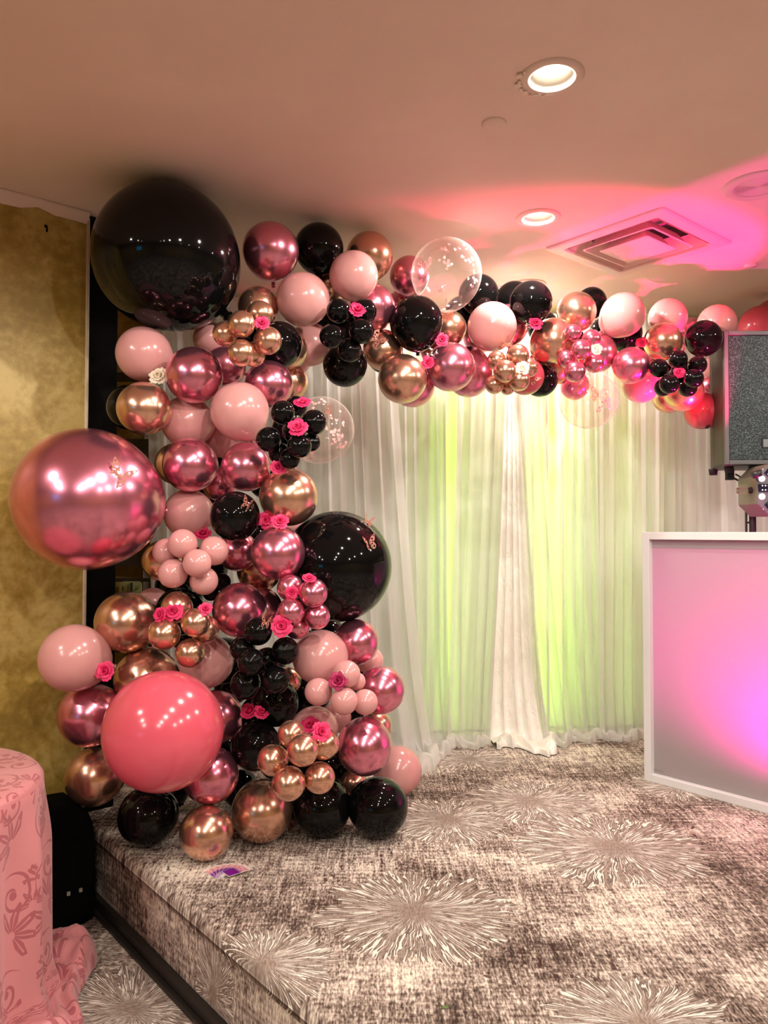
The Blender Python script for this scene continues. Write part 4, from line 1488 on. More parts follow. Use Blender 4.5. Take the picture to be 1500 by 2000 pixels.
def rose(px, py, rpx, kind, label, face=(0, -1, 0.35), group='fresh roses tucked among the balloons'):
    # sits on the nearest surface around this pixel
    ds = []
    for (ox, oy) in ((0, 0), (0.7, 0), (-0.7, 0), (0, 0.7), (0, -0.7)):
        h = hit_depth(px + ox * rpx, py + oy * rpx)
        if h:
            ds.append(h[0])
    d = min(ds) if ds else 3.0
    R = rpx * d / FPX
    e = empty('rose', at(px, py, d + R * 0.10), scale=R)
    f = Vector(face).normalized()
    e.rotation_euler = (f.to_track_quat('Z', 'Y') @ Euler((0, 0, random.uniform(0, 6.28))).to_quaternion()).to_euler()
    tag(e, label, 'rose', group)
    bme, p1, p2, p3 = ROSE[kind]
    b = link('bud', bme, e)
    b.location = (0, 0, -0.05)
    for (me, n, z, off) in ((p1, 3, -0.02, 0.2), (p2, 4, -0.06, 0.5), (p3, 5, -0.10, 1.1)):
        for k in range(n):
            a = 2 * math.pi * k / n + off + random.uniform(-0.15, 0.15)
            o = link('petal', me, e)
            o.location = (0, 0, z)
            o.rotation_euler = (random.uniform(-0.1, 0.1), random.uniform(-0.1, 0.1), a)
            s = random.uniform(0.93, 1.05)
            o.scale = (s, s, random.uniform(0.9, 1.1))
    o = link('calyx', calyx_me, e)
    o.location = (0, 0, -0.2)
    for k in range(4):
        s = link('sepal', sepal_me, e)
        s.location = (0, 0, -0.12)
        s.rotation_euler = (0, 0, k * 1.57 + 0.4)
    return e


HP, DP, CP = 'hot_petal', 'deep_petal', 'cream_petal'
ROSES = [
    (511, 632, 14, HP, 'hot pink rose among the copper minis under the giant black balloon', (0.3, -1, 0.2)),
    (698, 607, 17, HP, 'boxy hot pink rose among the garland black minis', (0.2, -1, 0.5)),
    (310, 735, 18, CP, 'cream rose between a pale pink and a mauve balloon', (0.0, -1, 0.25)),
    (590, 789, 16, HP, "hot pink rose at the top of the black minis with baby's breath", (0.1, -0.8, 0.8)),
    (581, 837, 19, HP, "large hot pink rose in the middle of the black minis with baby's breath", (0.0, -1, 0.5)),
    (543, 913, 15, HP, 'hot pink rose between a mauve and a wide copper balloon', (0.3, -1, 0.3)),
    (521, 1016, 17, HP, 'hot pink rose beside its twin under the wide copper balloon, nearer the black balloon', (-0.1, -1, 0.2)),
    (547, 1020, 16, HP, 'hot pink rose beside its twin under the wide copper balloon, nearer the curtain', (0.2, -1, 0.5)),
    (396, 1044, 17, HP, 'hot pink rose on top of the pink minis', (0.1, -0.9, 0.9)),
    (339, 1195, 19, HP, 'largest hot pink rose on the copper minis with three roses', (0.0, -1, 0.4)),
    (314, 1201, 14, HP, 'hot pink rose half behind another on the copper minis', (-0.5, -1, 0.3)),
    (401, 1190, 13, HP, 'small hot pink rose behind the copper minis, next to a mauve balloon', (0.3, -1, 0.5)),
    (206, 1311, 18, HP, 'hot pink rose at the edge of the pale pink balloon by the gold wall', (0.1, -1, 0.2)),
    (551, 1222, 21, HP, 'biggest hot pink rose above the black minis of the column', (0.0, -1, 0.15)),
    (570, 1157, 13, HP, 'hot pink rose in the middle of the mauve minis on the column', (0.1, -1, 0.1)),
    (603, 1132, 14, HP, 'hot pink rose on top of the mauve minis on the column', (0.2, -0.6, 1.0)),
    (661, 1330, 18, DP, 'deep magenta rose among the pink minis by the curtain', (-0.1, -1, 0.4)),
    (488, 1391, 17, HP, 'hot pink rose on the low black balloon, nearer the giant coral balloon', (-0.2, -0.8, 0.8)),
    (511, 1391, 15, HP, 'hot pink rose on the low black balloon, nearer the black minis', (0.3, -0.8, 0.7)),
    (606, 1419, 18, HP, 'hot pink rose of the low copper minis, upper one of the pair', (-0.1, -0.8, 0.8)),
    (626, 1430, 18, HP, 'hot pink rose of the low copper minis, lower one of the pair', (0.4, -0.9, 0.4)),
    (862, 664, 13, HP, 'hot pink rose between a tall black and a silvery mauve balloon', (0.1, -1, 0.1)),
    (836, 709, 13, HP, "hot pink rose under baby's breath left of the silvery mauve balloon", (-0.2, -1, 0.2)),
    (1046, 633, 14, HP, "hot pink rose with baby's breath above the large copper balloon mid garland", (0.1, -1, 0.2)),
    (1020, 720, 13, CP, 'cream rose among the copper minis of the garland', (0.1, -1, 0.2)),
    (1164, 682, 12, CP, 'cream rose among the mauve minis of the garland', (0.2, -1, 0.1)),
    (1254, 670, 11, HP, 'small hot pink rose left of the wide copper balloon', (-0.3, -1, 0.4)),
    (1325, 728, 12, HP, 'hot pink rose in the middle of the black minis near the loudspeaker', (0.0, -1, 0.1)),
]
for r_ in ROSES:
    rose(*r_)


def breath(px, py, rpx, n, seed, label):
    rs = random.Random(seed)
    h = hit_depth(px, py)
    d = (h[0] if h else 3.2) - 0.025
    c = at(px, py, d)
    e = empty('babys_breath', c)
    tag(e, label, 'flower', "sprigs of baby's breath")
    R = rpx * d / FPX
    st, bl = MB(), MB()
    for _ in range(n):
        p = Vector((rs.uniform(-1, 1) * R, rs.uniform(-0.5, 0.2) * R, rs.uniform(-0.75, 0.75) * R))
        st.tube([Vector((0, R * 0.8, -R * 0.6)), p * 0.5 + Vector((0, 0.2 * R, 0)), p], 0.0006, 5)
        s = rs.uniform(0.0030, 0.0046)
        for _k in range(3):
            o = Vector((rs.uniform(-1, 1), rs.uniform(-1, 1), rs.uniform(-1, 1))) * s * 0.6
            bl.lathe([(0, s * 0.8), (s * 0.7, s * 0.4), (s * 0.8, -s * 0.1), (0, -s * 0.7)], 6, Matrix.Translation(p + o))
    st.build('stem', MT['leaf'], e)
    bl.build('blossoms', MT['breath'], e)


breath(586, 819, 16, 20, 1, "sprig of tiny white baby's breath between two roses and black minis")
breath(843, 690, 12, 13, 2, "sprig of tiny white baby's breath above a rose beside the silvery mauve balloon")
breath(1033, 634, 10, 11, 3, "sprig of tiny white baby's breath by the rose under a black balloon")


# ------------------------------------------------------------------ filigree butterflies
WING = [(0.04, 0.05), (0.22, 0.42), (0.55, 0.78), (1.05, 1.02), (1.08, 0.92), (0.95, 0.55), (0.86, 0.30), (0.60, 0.06),
        (0.72, -0.12), (0.78, -0.42), (0.62, -0.72), (0.36, -0.80), (0.14, -0.52), (0.04, -0.15)]


def inside(p, poly):
    c = False
    j = len(poly) - 1
    for i in range(len(poly)):
        xi, yi = poly[i]
        xj, yj = poly[j]
        if (yi > p[1]) != (yj > p[1]) and p[0] < (xj - xi) * (p[1] - yi) / (yj - yi) + xi:
            c = not c
        j = i
    return c


def edge_dist(p, poly):
    m = 9
    for i in range(len(poly)):
        a, b = Vector(poly[i]), Vector(poly[(i + 1) % len(poly)])
        ab = b - a
        t = max(0, min(1, (Vector(p) - a).dot(ab) / ab.dot(ab)))
        m = min(m, (a + ab * t - Vector(p)).length)
    return m


def wing_mesh():
    st = 0.034
    cells = {}
    vs, fs = [], []

    def vid(i, j):
        if (i, j) not in cells:
            cells[(i, j)] = len(vs)
            vs.append((i * st, 0.0, j * st))
        return cells[(i, j)]
    for i in range(0, 34):
        for j in range(-26, 32):
            c = ((i + .5) * st, (j + .5) * st)
            if not inside(c, WING):
                continue
            e = edge_dist(c, WING)
            a = math.atan2(c[1], c[0] + 0.05)
            r = math.hypot(c[0], c[1])
            hole = math.sin(a * 7.0) * math.sin(r * 13.0 + a * 2.0) > 0.22 and e > 0.06 and r > 0.14
            if hole:
                continue
            fs.append((vid(i, j), vid(i + 1, j), vid(i + 1, j + 1), vid(i, j + 1)))
    n = len(vs)
    back = [(x, 0.012, z) for (x, y, z) in vs]
    f2 = [tuple(reversed([q + n for q in f])) for f in fs]
    return MB().add(vs + back, fs + f2).mesh('wing', MT['filigree'], fix=False)


wing_me = wing_mesh()
body_me = MB().tube([(0, 0, 0.22), (0, -0.03, 0.10), (0, -0.035, -0.1), (0, -0.02, -0.42)], [0.035, 0.06, 0.055, 0.02], 8).mesh('butterfly_body', MT['filigree'])
ant_me = MB().tube([(0.01, -0.02, 0.2), (0.07, -0.05, 0.40), (0.15, -0.06, 0.52)], 0.012, 5).mesh('antenna', MT['filigree'])


def butterfly(px, py, wpx, label, roll=0.0, fold=35.0, yaw=0.0, pitch=0.0):
    h = hit_depth(px, py)
    if h:
        d, nrm = h[0], h[1]
    else:
        d, nrm = base_depth(px, py) - 0.1, Vector((0, -1, 0))
    s = wpx / 2 / 1.0 * d / FPX
    p = at(px, py, d) + nrm * (0.05 * s)
    e = empty('butterfly', p, scale=s)
    yv = -(nrm * 0.6 + Vector((0, -1, 0)) * 0.4).normalized()
    M = yv.to_track_quat('Y', 'Z').to_matrix().to_4x4()
    M = M @ Matrix.Rotation(math.radians(yaw), 4, 'Z') @ Matrix.Rotation(math.radians(pitch), 4, 'X') @ Matrix.Rotation(math.radians(roll), 4, 'Y')
    e.rotation_euler = M.to_euler()
    tag(e, label, 'butterfly', 'rose gold filigree butterflies')
    link('body', body_me, e)
    for sgn in (1, -1):
        w = link('wing', wing_me, e)
        w.scale = (sgn, 1, 1)
        w.rotation_euler = (0, 0, -sgn * math.radians(fold))
        w.location = (0.02 * sgn, -0.02, 0)
        a = link('antenna', ant_me, e)
        a.scale = (sgn, 1, 1)


butterfly(233, 930, 52, 'rose gold filigree butterfly on the giant mauve balloon', roll=35, fold=25, yaw=-15)
butterfly(736, 664, 36, 'rose gold filigree butterfly on a copper balloon beside the garland black minis', roll=55, fold=20)
butterfly(838, 682, 26, "rose gold butterfly under the tall black balloon, above the baby's breath", roll=70, fold=25)
butterfly(986, 668, 24, 'rose gold filigree butterfly on the brightly lit pink balloon', roll=60, fold=15)
butterfly(1038, 741, 26, 'filigree butterfly on the coral balloon by the copper minis', roll=40, fold=50, yaw=30)
butterfly(1168, 770, 36, 'rose gold filigree butterfly on the clear balloon below the garland', roll=2, fold=15)
butterfly(482, 988, 32, 'rose gold filigree butterfly on the black balloon mid column', roll=30, fold=55, yaw=-20)
butterfly(637, 808, 28, 'rose gold filigree butterfly on the clear confetti balloon beside black minis', roll=-30, fold=55, yaw=25)
butterfly(716, 1022, 30, 'upper of two butterflies on the giant black balloon beside the curtain', roll=30, fold=50)
butterfly(720, 1063, 32, 'lower of two butterflies on the giant black balloon beside the curtain', roll=-15, fold=40)
butterfly(519, 1218, 28, 'rose gold filigree butterfly on the black minis beside the biggest rose', roll=20, fold=50, yaw=-20)

# ------------------------------------------------------------------ glowing booth on the stage
BU, BV0, BV1 = 3.40, 2.065, 0.80           # front plane, far (left) end, near end
BH = 1.20
booth = empty('dj_booth', pt(BU, (BV0 + BV1) / 2, STAGE_Z), (0, 0, A40))     # local x = U, local y = V
tag(booth, 'white framed booth with a glowing pink fabric front', 'dj booth')
fr = plain('booth_frame_white', (0.74, 0.74, 0.74), 0.45)
M = Mat('booth_scrim')
t_ = M.t
df = t_.nodes.new('ShaderNodeBsdfDiffuse')
df.inputs[0].default_value = (0.46, 0.45, 0.45, 1)
tl = t_.nodes.new('ShaderNodeBsdfTranslucent')
tl.inputs[0].default_value = (0.9, 0.82, 0.84, 1)
ms = t_.nodes.new('ShaderNodeMixShader')
ms.inputs[0].default_value = 0.5
t_.links.new(df.outputs[0], ms.inputs[1])
t_.links.new(tl.outputs[0], ms.inputs[2])
t_.links.new(ms.outputs[0], M.out.inputs['Surface'])
scrim = M.m
hw = (BV0 - BV1) / 2


def panel(parent, m, w, name):
    """a framed fabric panel: width along local y, standing on z = 0, front towards -x"""
    T = 0.036
    fp = empty(name, (0, 0, 0))
    fp.parent = parent
    fp.matrix_local = m
    for (nm, c, s) in (('stile', (0, -w / 2 + T / 2, BH / 2), (0.045, T, BH)), ('stile', (0, w / 2 - T / 2, BH / 2), (0.045, T, BH)),
                       ('rail', (0, 0, BH - T / 2), (0.045, w - 2 * T, T)), ('rail', (0, 0, T / 2), (0.045, w - 2 * T, T))):
        MB().box(c, s).build(nm, fr, fp, bevel=0.002)
    MB().box((0.010, 0, BH / 2), (0.003, w - 2 * T + 0.004, BH - 2 * T + 0.004)).build('fabric', scrim, fp)
    MB().box((0.0075, 0, BH - T - 0.021), (0.0015, w - 2 * T, 0.040)).build('hem', scrim, fp)
    return fp


panel(booth, Matrix.Identity(4), BV0 - BV1, 'front_panel')
for sg in (1, -1):
    mm = Matrix.Translation((0.33, sg * (hw - 0.024), 0)) @ Matrix.Rotation(-sg * math.pi / 2, 4, 'Z')
    panel(booth, mm, 0.62, 'side_panel')
MB().box((0.005, hw - 0.05, 0.055), (0.002, 0.07, 0.003)).build('corner_brace', MT['steel'], booth)
# magenta wash light standing inside the booth
p = pt(BU + 0.46, 1.20, STAGE_Z)
e = empty('par_light', p)
tag(e, 'black par light standing inside the glowing booth', 'light')
ddir = (pt(BU, 1.33, 0.95) - (p + Vector((0, 0, 0.16)))).normalized()
Mq = Matrix.Translation((0, 0, 0.16)) @ ddir.to_track_quat('Z', 'Y').to_matrix().to_4x4()
MB().lathe([(0, -0.12), (0.06, -0.11), (0.075, -0.02), (0.08, 0.03), (0.072, 0.03), (0.07, 0.0)], 24, Mq).build('housing', MT['black_plastic'], e)
MB().lathe([(0.07, 0.005), (0, 0.006)], 24, Mq).build('lens', MT['pink_glow'], e)
MB().box((0, 0, 0.01), (0.16, 0.16, 0.02)).build('base', MT['black_plastic'], e)
MB().tube([(0.09, 0, 0.02), (0.1, 0, 0.16)], 0.008, 8).tube([(-0.09, 0, 0.02), (-0.1, 0, 0.16)], 0.008, 8).build('yoke', MT['black_plastic'], e)
src = p + Vector((0, 0, 0.16)) + ddir * 0.05
BOOTH_SPOT = add_spot('par_lamp', src, pt(BU, 1.44, 1.0), 170, (1.0, 0.006, 0.42), 116, 0.9, 0.03)

# ------------------------------------------------------------------ loudspeaker on its stand
SD = 3.92
sx0 = at(1413, 800, SD).x
sz0, sz1 = at(1413, 909, SD).z, at(1413, 646, SD).z
spk = empty('loudspeaker', (sx0 + 0.215, SD + 0.18, sz0))
tag(spk, 'large black loudspeaker with a dark metal grille on a stand', 'loudspeaker')
W, DEP, Hh = 0.43, 0.34, sz1 - sz0
poly = [(-W / 2, -0.18), (W / 2, -0.18), (W / 2 - 0.012, -0.02), (W / 2 - 0.075, 0.16), (-W / 2 + 0.075, 0.16), (-W / 2 + 0.012, -0.02)]
cab = Mat('cabinet_black')
x, y, z = cab.coords('Object')
cab.set(color=(0.035, 0.032, 0.024), rough=0.5)
cab.bump(cab.noise(cab.vec(x, y, z), 260, 2), 0.15, 0.002)
MB().prism(poly, 0.0, Hh).build('cabinet', cab.m, spk, bevel=0.012)
bz = 0.022
mb = MB()
mb.box((-W / 2 + bz / 2, -0.186, Hh / 2), (bz, 0.022, Hh - 0.008)).box((W / 2 - bz / 2, -0.186, Hh / 2), (bz, 0.022, Hh - 0.008))
mb.box((0, -0.186, bz / 2 + 0.004), (W - 2 * bz, 0.022, bz)).box((0, -0.186, Hh - bz / 2 - 0.004), (W - 2 * bz, 0.022, bz))
mb.build('bezel', plain('bezel_grey', (0.10, 0.11, 0.11), 0.45), spk, bevel=0.003)
gm = Mat('grille_metal')
x, y, z = gm.coords('Object')
perf = gm.noise(gm.vec(x * 1.0, y, z * 1.0), 170.0, 2, 0.6)
gm.set(color=gm.ramp(perf, [(0.30, (0.005, 0.007, 0.008)), (0.5, (0.024, 0.036, 0.038)), (0.68, (0.10, 0.14, 0.14))]), rough=0.4, metal=0.45)
gm.bump(perf, 0.8, 0.004)
MB().box((0, -0.184, Hh / 2), (W - 2 * bz - 0.008, 0.012, Hh - 2 * bz - 0.014)).build('grille', gm.m, spk)
bx = at(1496, 866, SD).x - spk.location.x + 0.012
bzz = at(1496, 866, SD).z - sz0
MB().box((bx, -0.1915, bzz), (0.064, 0.004, 0.040)).build('badge', plain('badge_grey', (0.20, 0.24, 0.24), 0.35, metal=0.4), spk)
MB().box((bx, -0.1905, bzz), (0.076, 0.003, 0.052)).build('badge_rim', MT['black_rubber'], spk)
hm = Matrix.Translation((-W / 2 + 0.014, 0.02, at(1390, 800, 4.0).z - sz0)) @ Matrix.Rotation(math.radians(19), 4, 'Z')
MB().lathe([(0, 0.0), (0.9, 0.0), (1, 0.12), (1, 0.2), (0, 0.2)], 24, hm @ Matrix.Rotation(math.pi / 2, 4, 'Y') @ Matrix.Diagonal((0.085, 0.035, 0.06, 1)) @ Matrix.Translation((0, 0, -0.5))).build('handle', MT['black_rubber'], spk)
for xx in (-0.155, 0.155):
    for yy in (-0.10, 0.09):
        MB().lathe([(0, -0.03), (0.02, -0.03), (0.023, -0.004), (0.023, 0.004), (0, 0.004)], 16, Matrix.Translation((xx, yy, 0))).build('foot', MT['black_rubber'], spk)
MB().box((-0.115, -0.02, -0.034), (0.036, 0.03, 0.060)).build('plug', MT['black_rubber'], spk)
cbl = [(-0.10, -0.02, -0.05), (-0.06, -0.03, -0.075), (0.0, -0.02, -0.085), (0.06, 0.0, -0.06), (0.09, 0.02, -0.02)]
MB().tube(cbl, 0.005, 8).build('cable', MT['black_rubber'], spk)
MB().tube([(x_ + 0.02, y_ + 0.01, z_ + 0.018) for (x_, y_, z_) in cbl], 0.004, 8).build('cable', MT['black_rubber'], spk)

stx = at(1470, 1018, 4.02).x
stand = empty('speaker_stand', (stx, 4.02, STAGE_Z))
tag(stand, 'black speaker stand behind the glowing booth', 'stand')
MB().tube([(0, 0, 0.02), (0, 0, 1.0)], 0.022, 14).build('pole', MT['black_plastic'], stand)
MB().tube([(0, 0, 0.98), (0, 0, sz0 - STAGE_Z + 0.01)], 0.0175, 14).build('inner_pole', MT['black_plastic'], stand)
MB().lathe([(0.024, 0), (0.034, 0.005), (0.034, 0.055), (0.024, 0.06)], 16, Matrix.Translation((0, 0, 0.95))).build('collar', MT['black_plastic'], stand)
mb = MB()
mb.box((-0.034, 0, 1.22), (0.008, 0.012, 0.30))
for k in range(4):
    mb.box((-0.024, 0, 1.09 + k * 0.08), (0.02, 0.010, 0.010))
mb.build('ladder_bar', MT['black_plastic'], stand)
for k in range(3):
    a = k * 2.094 + 0.5
    MB().tube([(0.02 * math.cos(a), 0.02 * math.sin(a), 0.6), (0.33 * math.cos(a), 0.33 * math.sin(a), 0.012)], 0.011, 8).build('leg', MT['black_plastic'], stand)

# octagonal effect light clamped to the stand
ED = 3.78
ec = at(1526, 957, ED)
eff = empty('effect_light', (ec.x, ec.y, ec.z))
tag(eff, 'dark octagonal stage effect light with round white lamps under the loudspeaker', 'light')
ow, oh, ch = 48 * ED / FPX, 51 * ED / FPX, 24 * ED / FPX
octo = [(-ow, -oh + ch), (-ow + ch, -oh), (ow - ch, -oh), (ow, -oh + ch), (ow, oh - ch), (ow - ch, oh), (-ow + ch, oh), (-ow, oh - ch)]
RXm = Matrix.Rotation(math.pi / 2, 4, 'X')
MB().prism(octo, -0.20, 0.0, m=RXm).build('body', plain('fixture_grey', (0.15, 0.14, 0.105), 0.5), eff, bevel=0.003)
MB().prism([(a * 0.985, b * 0.985) for a, b in octo], 0.0, 0.004, m=RXm).build('face_plate', plain('fixture_face', (0.13, 0.135, 0.14), 0.45), eff)
s_ = ED / FPX
lamp = plain('white_lamp', (1, 1, 1), 0.3, emit=(1, 0.96, 0.97), emit_s=1.6)
lens_b = plain('blue_black_lens', (0.01, 0.012, 0.03), 0.12)
for (lx, ly) in ((-39, 22), (-39, -13), (39, 22), (39, -13)):
    o = MB().lathe([(0, 0.010), (5.0 * s_, 0.009), (6.0 * s_, 0.004), (6.0 * s_, 0.0)], 24, Matrix.Translation((lx * s_, -0.004, ly * s_)) @ RXm).build('round_lamp', lamp, eff)
    MB().lathe([(2.0 * s_, 0.012), (2.6 * s_, 0.013), (3.2 * s_, 0.0105)], 20, Matrix.Translation((lx * s_, -0.004, ly * s_)) @ RXm).build('lamp_ring', MT['steel'], o)
for (lx, ly, rot) in ((-33, 4, 0), (33, 4, 0), (-20, 30, 40), (20, 30, -40), (-20, -26, -40), (20, -26, 40)):
    Mx = Matrix.Translation((lx * s_, -0.006, ly * s_)) @ Matrix.Rotation(math.radians(rot), 4, 'Y')
    o = MB().box((0, 0, 0), (26 * s_, 0.010, 15 * s_), m=Mx).build('lens_block', lens_b, eff, bevel=0.002)
    dots = MB()
    for i in range(3):
        for j in (-1, 1):
            dots.lathe([(0, 0.003), (1.1 * s_, 0.002), (1.3 * s_, 0)], 8, Mx @ Matrix.Translation(((i - 1) * 6 * s_, -0.005, j * 4.2 * s_)) @ RXm)
    dots.build('diodes', lamp, o)
tm = plain('bracket_olive', (0.17, 0.155, 0.09), 0.5)
kx = -ow
mb = MB()
for (c_, z_) in ((-0.045, 0.0115), (-0.045, -0.0115)):
    mb.box((kx + c_ + 0.012, 0.06, z_ + 0.0), (0.075, 0.006, 0.007))
mb.box((kx - 0.067, 0.06, 0), (0.010, 0.006, 0.024)).box((kx - 0.006, 0.06, 0), (0.02, 0.006, 0.024))
mb.build('bracket', tm, eff)
MB().lathe([(0, 0), (0.014, 0), (0.016, 0.006), (0.016, 0.012), (0.008, 0.014), (0.008, 0.022), (0.015, 0.024), (0.015, 0.032), (0, 0.034)], 16,
           Matrix.Translation((kx - 0.012, 0.054, 0)) @ Matrix.Rotation(math.radians(80), 4, 'Y')).build('knob', MT['black_rubber'], eff)
MB().tube([(-0.05, 0.16, 0.0), (stx - ec.x, 4.02 - ec.y, 0.0)], 0.012, 8).build('clamp', MT['black_plastic'], eff)
mb = MB()
for a, b in ((-ow + ch * 0.5, oh - ch * 0.45), (-ow + ch * 0.5, -oh + ch * 0.55)):
    mb.lathe([(0, 0.003), (0.004, 0.002), (0.005, 0)], 8, Matrix.Translation((a, -0.004, b)) @ RXm)
mb.build('screws', MT['steel'], eff)

# its upward pink beam
bs = Vector((-ow - 0.05, -0.10, 0.075))
MB().lathe([(0, -0.02), (0.022, -0.02), (0.026, 0.01), (0.022, 0.01), (0.02, 0.004), (0, 0.004)], 16, Matrix.Translation(bs) @ Matrix.Rotation(math.radians(-20), 4, 'Y')).build('beam_head', MT['black_plastic'], eff)
MB().tube([bs + Vector((0, 0, -0.015)), Vector((-ow + 0.005, 0.0, 0.05))], 0.007, 8).build('beam_arm', MT['black_plastic'], eff)
bw = Vector((ec.x, ec.y, ec.z)) + bs + Vector((0, 0, 0.02))
PINK = add_spot('pink_beam', bw, (1.12, 3.90, CEIL_Z), PINK_W, (1.0, 0.01, 0.16), 76, 0.25, 0.02)

# cable on the floor beside the booth
pts = []
for (px, py) in ((1180, 1424), (1215, 1427), (1235, 1430), (1255, 1434), (1290, 1436), (1330, 1430)):
    r = ray(px, py)
    d = (STAGE_Z - CAM_Z) / r.z
    pts.append(Vector((r.x * d, d, STAGE_Z + 0.007)))
tag(MB().tube(pts, 0.008, 8).build('cable', MT['black_rubber']), 'black cable running along the carpet behind the booth', 'cable')


# ------------------------------------------------------------------ purple cards and a leaf on the carpet
def on_stage(px, py):
    r = ray(px, py)
    d = (STAGE_Z - CAM_Z) / r.z
    return Vector((r.x * d, d, STAGE_Z))


cp = on_stage(441, 1706)
M = Mat('card_print')
u, v, w_ = M.coords('Object')
nn_ = M.noise(M.vec(u, v, w_), 130.0, 3, 0.7)
n2_ = M.noise(M.vec(u, v, w_), 60.0, 2, 0.5)
art = v.smooth(0.045, 0.062)
c1 = M.mix(n2_.smooth(0.45, 0.6), (0.24, 0.004, 0.27), (0.12, 0.02, 0.36))
c2 = M.ramp(nn_, [(0.35, (0.85, 0.75, 0.70)), (0.5, (0.80, 0.22, 0.28)), (0.62, (0.9, 0.85, 0.82))])
M.set(color=M.mix(art * nn_.gt(0.40), c1, c2), rough=0.35)
cm = M.m
edge = plain('card_edge', (0.85, 0.78, 0.72), 0.5)
NC = 7
for k in range(NC):
    a = math.radians(52 - k * 16)
    o = empty('card', (cp.x, cp.y - 0.03, STAGE_Z + 0.0012 + 0.0014 * k), (0, 0, a - 0.1))
    tag(o, ('bottom', 'second', 'third', 'fourth', 'fifth', 'sixth', 'top')[k] + ' card, counted upwards, of the purple fan lying on the carpet', 'card', 'fan of purple cards')
    MB().box((0, 0.050, 0), (0.052, 0.092, 0.0011)).build('card_stock', edge, o)
    MB().box((0, 0.045, 0.0008), (0.049, 0.078, 0.0005)).build('print', cm, o)
lp = on_stage(869, 1970)
mb = MB().add([(-0.012, 0, 0.002), (0, 0.006, 0.005), (0.012, 0.002, 0.003), (0.002, -0.006, 0.004), (0, 0, 0.008)], [(0, 3, 4), (3, 2, 4), (2, 1, 4), (1, 0, 4)], True)
o = mb.build('fallen_leaf', MT['leaf'])
o.location = lp
tag(o, 'tiny green leaf fallen on the open carpet', 'leaf')

# ------------------------------------------------------------------ table with damask cloth
TC = Vector((-1.52, 2.30, 0))
TR, TH = 0.455, 0.745
tb = empty('round_table', TC)
tag(tb, 'small round table hidden under the pink damask cloth', 'table')
MB().lathe([(0, TH - 0.03), (TR - 0.02, TH - 0.03), (TR - 0.012, TH - 0.012), (TR - 0.02, TH - 0.006), (0, TH - 0.006)], 48).build('tabletop', MT['dark_wood'], tb)
MB().lathe([(0, 0.0), (0.2, 0.0), (0.2, 0.02), (0.03, 0.05), (0.03, TH - 0.03)], 24).build('pedestal', MT['black_plastic'], tb)
nz = vnoise(41)
nz2 = vnoise(42)
rows = []
NA = 220


def cloth_r(a, h):
    """radius of the hanging cloth at height fraction h from the edge (0) to the floor (1)"""
    k = min(1.0, h * 3.0)
    k = k * k * (3 - 2 * k)
    w = math.sin(13 * a + 1.1 * math.sin(2 * a) + 0.9)
    w2 = math.sin(5 * a + 0.4)
    sh = w * abs(w) ** 0.4
    return TR + 0.012 + 0.010 * h + k * (0.020 * sh + 0.010 * w2)


vs, uvs = [], []


def add_row(fn):
    for i in range(NA):
        a = 2 * math.pi * i / NA
        p, uvv = fn(a)
        vs.append(TC + p)
        uvs.append(uvv)
    rows.append(1)


for rr in (0.04, 0.12, 0.22, 0.32, 0.40, TR - 0.02, TR - 0.004, TR + 0.006):
    def f(a, rr=rr):
        z = TH + 0.002 - (0.004 if rr > TR - 0.01 else 0) - (0.010 if rr > TR else 0)
        return Vector((rr * math.cos(a), rr * math.sin(a), z)), (rr * math.cos(a) + 5, rr * math.sin(a) + 5)
    add_row(f)
ntop = len(rows)
NS = 26
for k in range(NS + 1):
    h = (k + 0.4) / (NS + 0.4)

    def f(a, h=h):
        r = cloth_r(a, h)
        z = (TH - 0.012) * (1 - h) + 0.03 * h
        crush = max(0.0, (h - 0.86) / 0.14)
        r += 0.05 * crush * (0.5 + 0.5 * nz(a / 6.283 * 2))
        z += 0.02 * crush * (1 + nz2(a / 6.283 * 3))
        return Vector((r * math.cos(a), r * math.sin(a), max(z, 0.012))), (a * TR * 1.05, z - 0.6 * crush)
    add_row(f)
ang_c = math.atan2(2.70 - TC.y, -1.06 - TC.x)
for k in range(1, 15):
    q = k / 14

    def f(a, q=q):
        r0 = cloth_r(a, 1.0) + 0.05 * (0.5 + 0.5 * nz(a / 6.283 * 2))
        da = (a - ang_c + math.pi) % (2 * math.pi) - math.pi
        cor = math.exp(-(da / 0.20) ** 2)
        da2 = (a - ang_c + 0.75 + math.pi) % (2 * math.pi) - math.pi
        cor2 = math.exp(-(da2 / 0.5) ** 2)
        L = 0.055 + 0.03 * nz2(a / 6.283 * 4) + 0.15 * cor + 0.05 * cor2
        r = r0 + L * math.sin(q * math.pi / 2)
        fold = abs(math.sin(9 * a + 5 * q + 2 * nz(a / 6.283 * 5)))
        z = 0.012 + (0.03 + 0.035 * fold + 0.075 * cor * (1 - abs(q - 0.55) * 1.3)) * math.sin(math.pi * (0.28 + 0.72 * q)) * (1.0 if q < 1 else 0)
        z = max(z, 0.005)
        return Vector((r * math.cos(a), r * math.sin(a), z)), (a * TR * 1.05, -0.6 - L * q)
    add_row(f)
fs = []
nr = len(rows)
for j in range(nr - 1):
    for i in range(NA):
        i2 = (i + 1) % NA
        fs.append((j * NA + i, j * NA + i2, (j + 1) * NA + i2, (j + 1) * NA + i))
cen = len(vs)
vs.append(TC + Vector((0, 0, TH + 0.002)))
uvs.append((5, 5))
for i in range(NA):
    fs.append((cen, i, (i + 1) % NA))
me = MB().add(vs, fs, True).mesh('tablecloth', MT['damask'], fix=True)
uvl = me.uv_layers.new(name='UVMap')
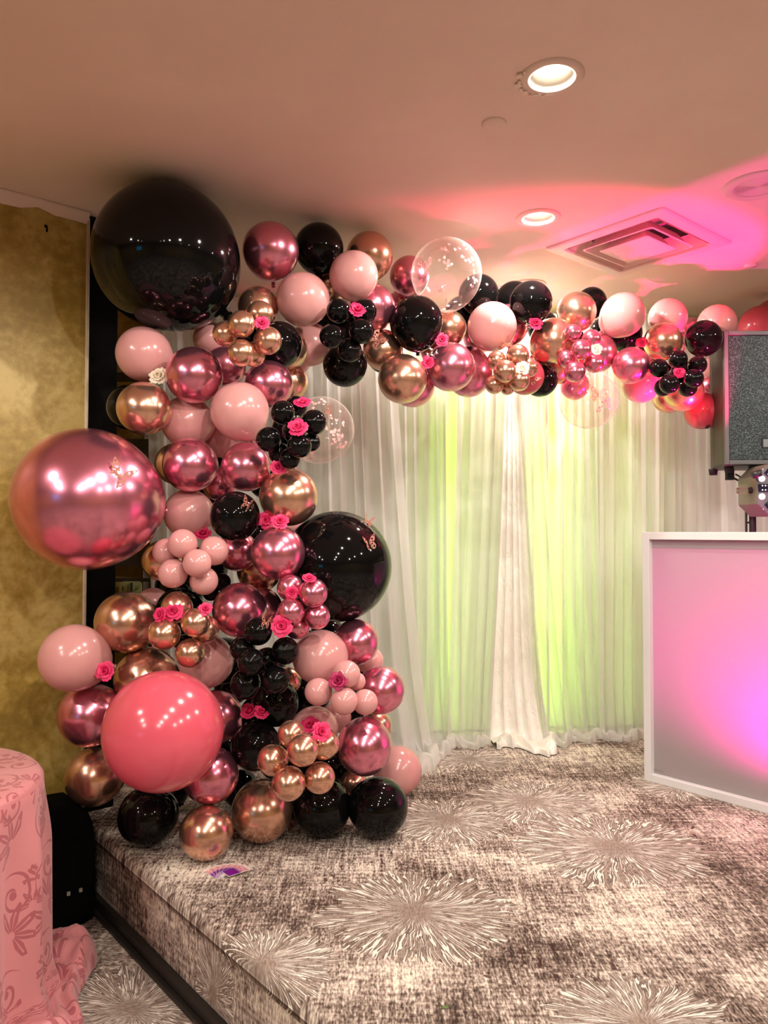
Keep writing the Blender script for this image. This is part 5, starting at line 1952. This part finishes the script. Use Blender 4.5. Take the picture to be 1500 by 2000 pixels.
for p in me.polygons:
    us = [uvs[me.loops[l].vertex_index][0] for l in p.loop_indices]
    seam = max(us) - min(us) > 1.0
    for l in p.loop_indices:
        u_, v_ = uvs[me.loops[l].vertex_index]
        if seam and u_ < 1.0:
            u_ += 2 * math.pi * TR * 1.05
        uvl.data[l].uv = (u_, v_)
o = link('tablecloth', me)
tag(o, 'pink damask tablecloth draped to the floor over a round table', 'tablecloth')

# ------------------------------------------------------------------ black bag between table and stage
bag = empty('black_bag', pt(0.925, 3.17, 0), (0, 0, A40))
tag(bag, 'black fabric equipment bag on the floor against the stage end', 'bag')
mb = MB()
vs, fs = [], []
na, nb = 32, 12
for j in range(nb + 1):
    t = j / nb
    z = 0.004 + 0.44 * t
    sq = 1.0 - 0.10 * t ** 2 if t < 0.9 else 0.90 - (t - 0.9) * 3.0
    for i in range(na):
        a = 2 * math.pi * i / na
        c_, s2 = math.cos(a), math.sin(a)
        rx = 0.17 * abs(c_) ** 0.35 * (1 if c_ > 0 else -1)
        ry = 0.15 * abs(s2) ** 0.35 * (1 if s2 > 0 else -1)
        wob = 1 + 0.03 * math.sin(3 * a + 6 * t) + 0.02 * math.sin(7 * a - 9 * t)
        vs.append((rx * sq * wob, ry * sq * wob, z))
for j in range(nb):
    for i in range(na):
        i2 = (i + 1) % na
        fs.append((j * na + i, j * na + i2, (j + 1) * na + i2, (j + 1) * na + i))
fs.append(tuple(range(nb * na, (nb + 1) * na)))
fs.append(tuple(reversed(range(na))))
mb.add(vs, fs, True)
mb.build('bag_body', MT['black_nylon'], bag)
MB().tube([(-0.09, 0, 0.425), (-0.06, -0.01, 0.437), (0.06, -0.01, 0.437), (0.09, 0, 0.425)], 0.008, 8).build('strap', MT['black_nylon'], bag)
tw = plain('tag_white', (0.30, 0.29, 0.25), 0.5)
for (xx, zz, rot) in ((0.05, 0.135, 0.3), (0.095, 0.135, -0.4)):
    MB().box((xx, -0.154, zz), (0.012, 0.006, 0.014)).build('tag_label', tw, bag)

# ------------------------------------------------------------------ the rest of the room, seen in the shiny balloons
def screen():
    e = empty('television_offscreen', pt(-5.93, -0.6, 1.75), (0, 0, A40))
    tag(e, 'wall television with a bright blue picture on the far wall', 'television')
    MB().box((0, 0, 0), (0.06, 1.25, 0.74)).build('case', MT['black_plastic'], e, bevel=0.006)
    MB().box((0.032, 0, 0), (0.006, 1.19, 0.68)).build('screen', plain('blue_picture', (0.02, 0.1, 0.2), 0.2, emit=(0.03, 0.45, 0.9), emit_s=3.0), e)


screen()
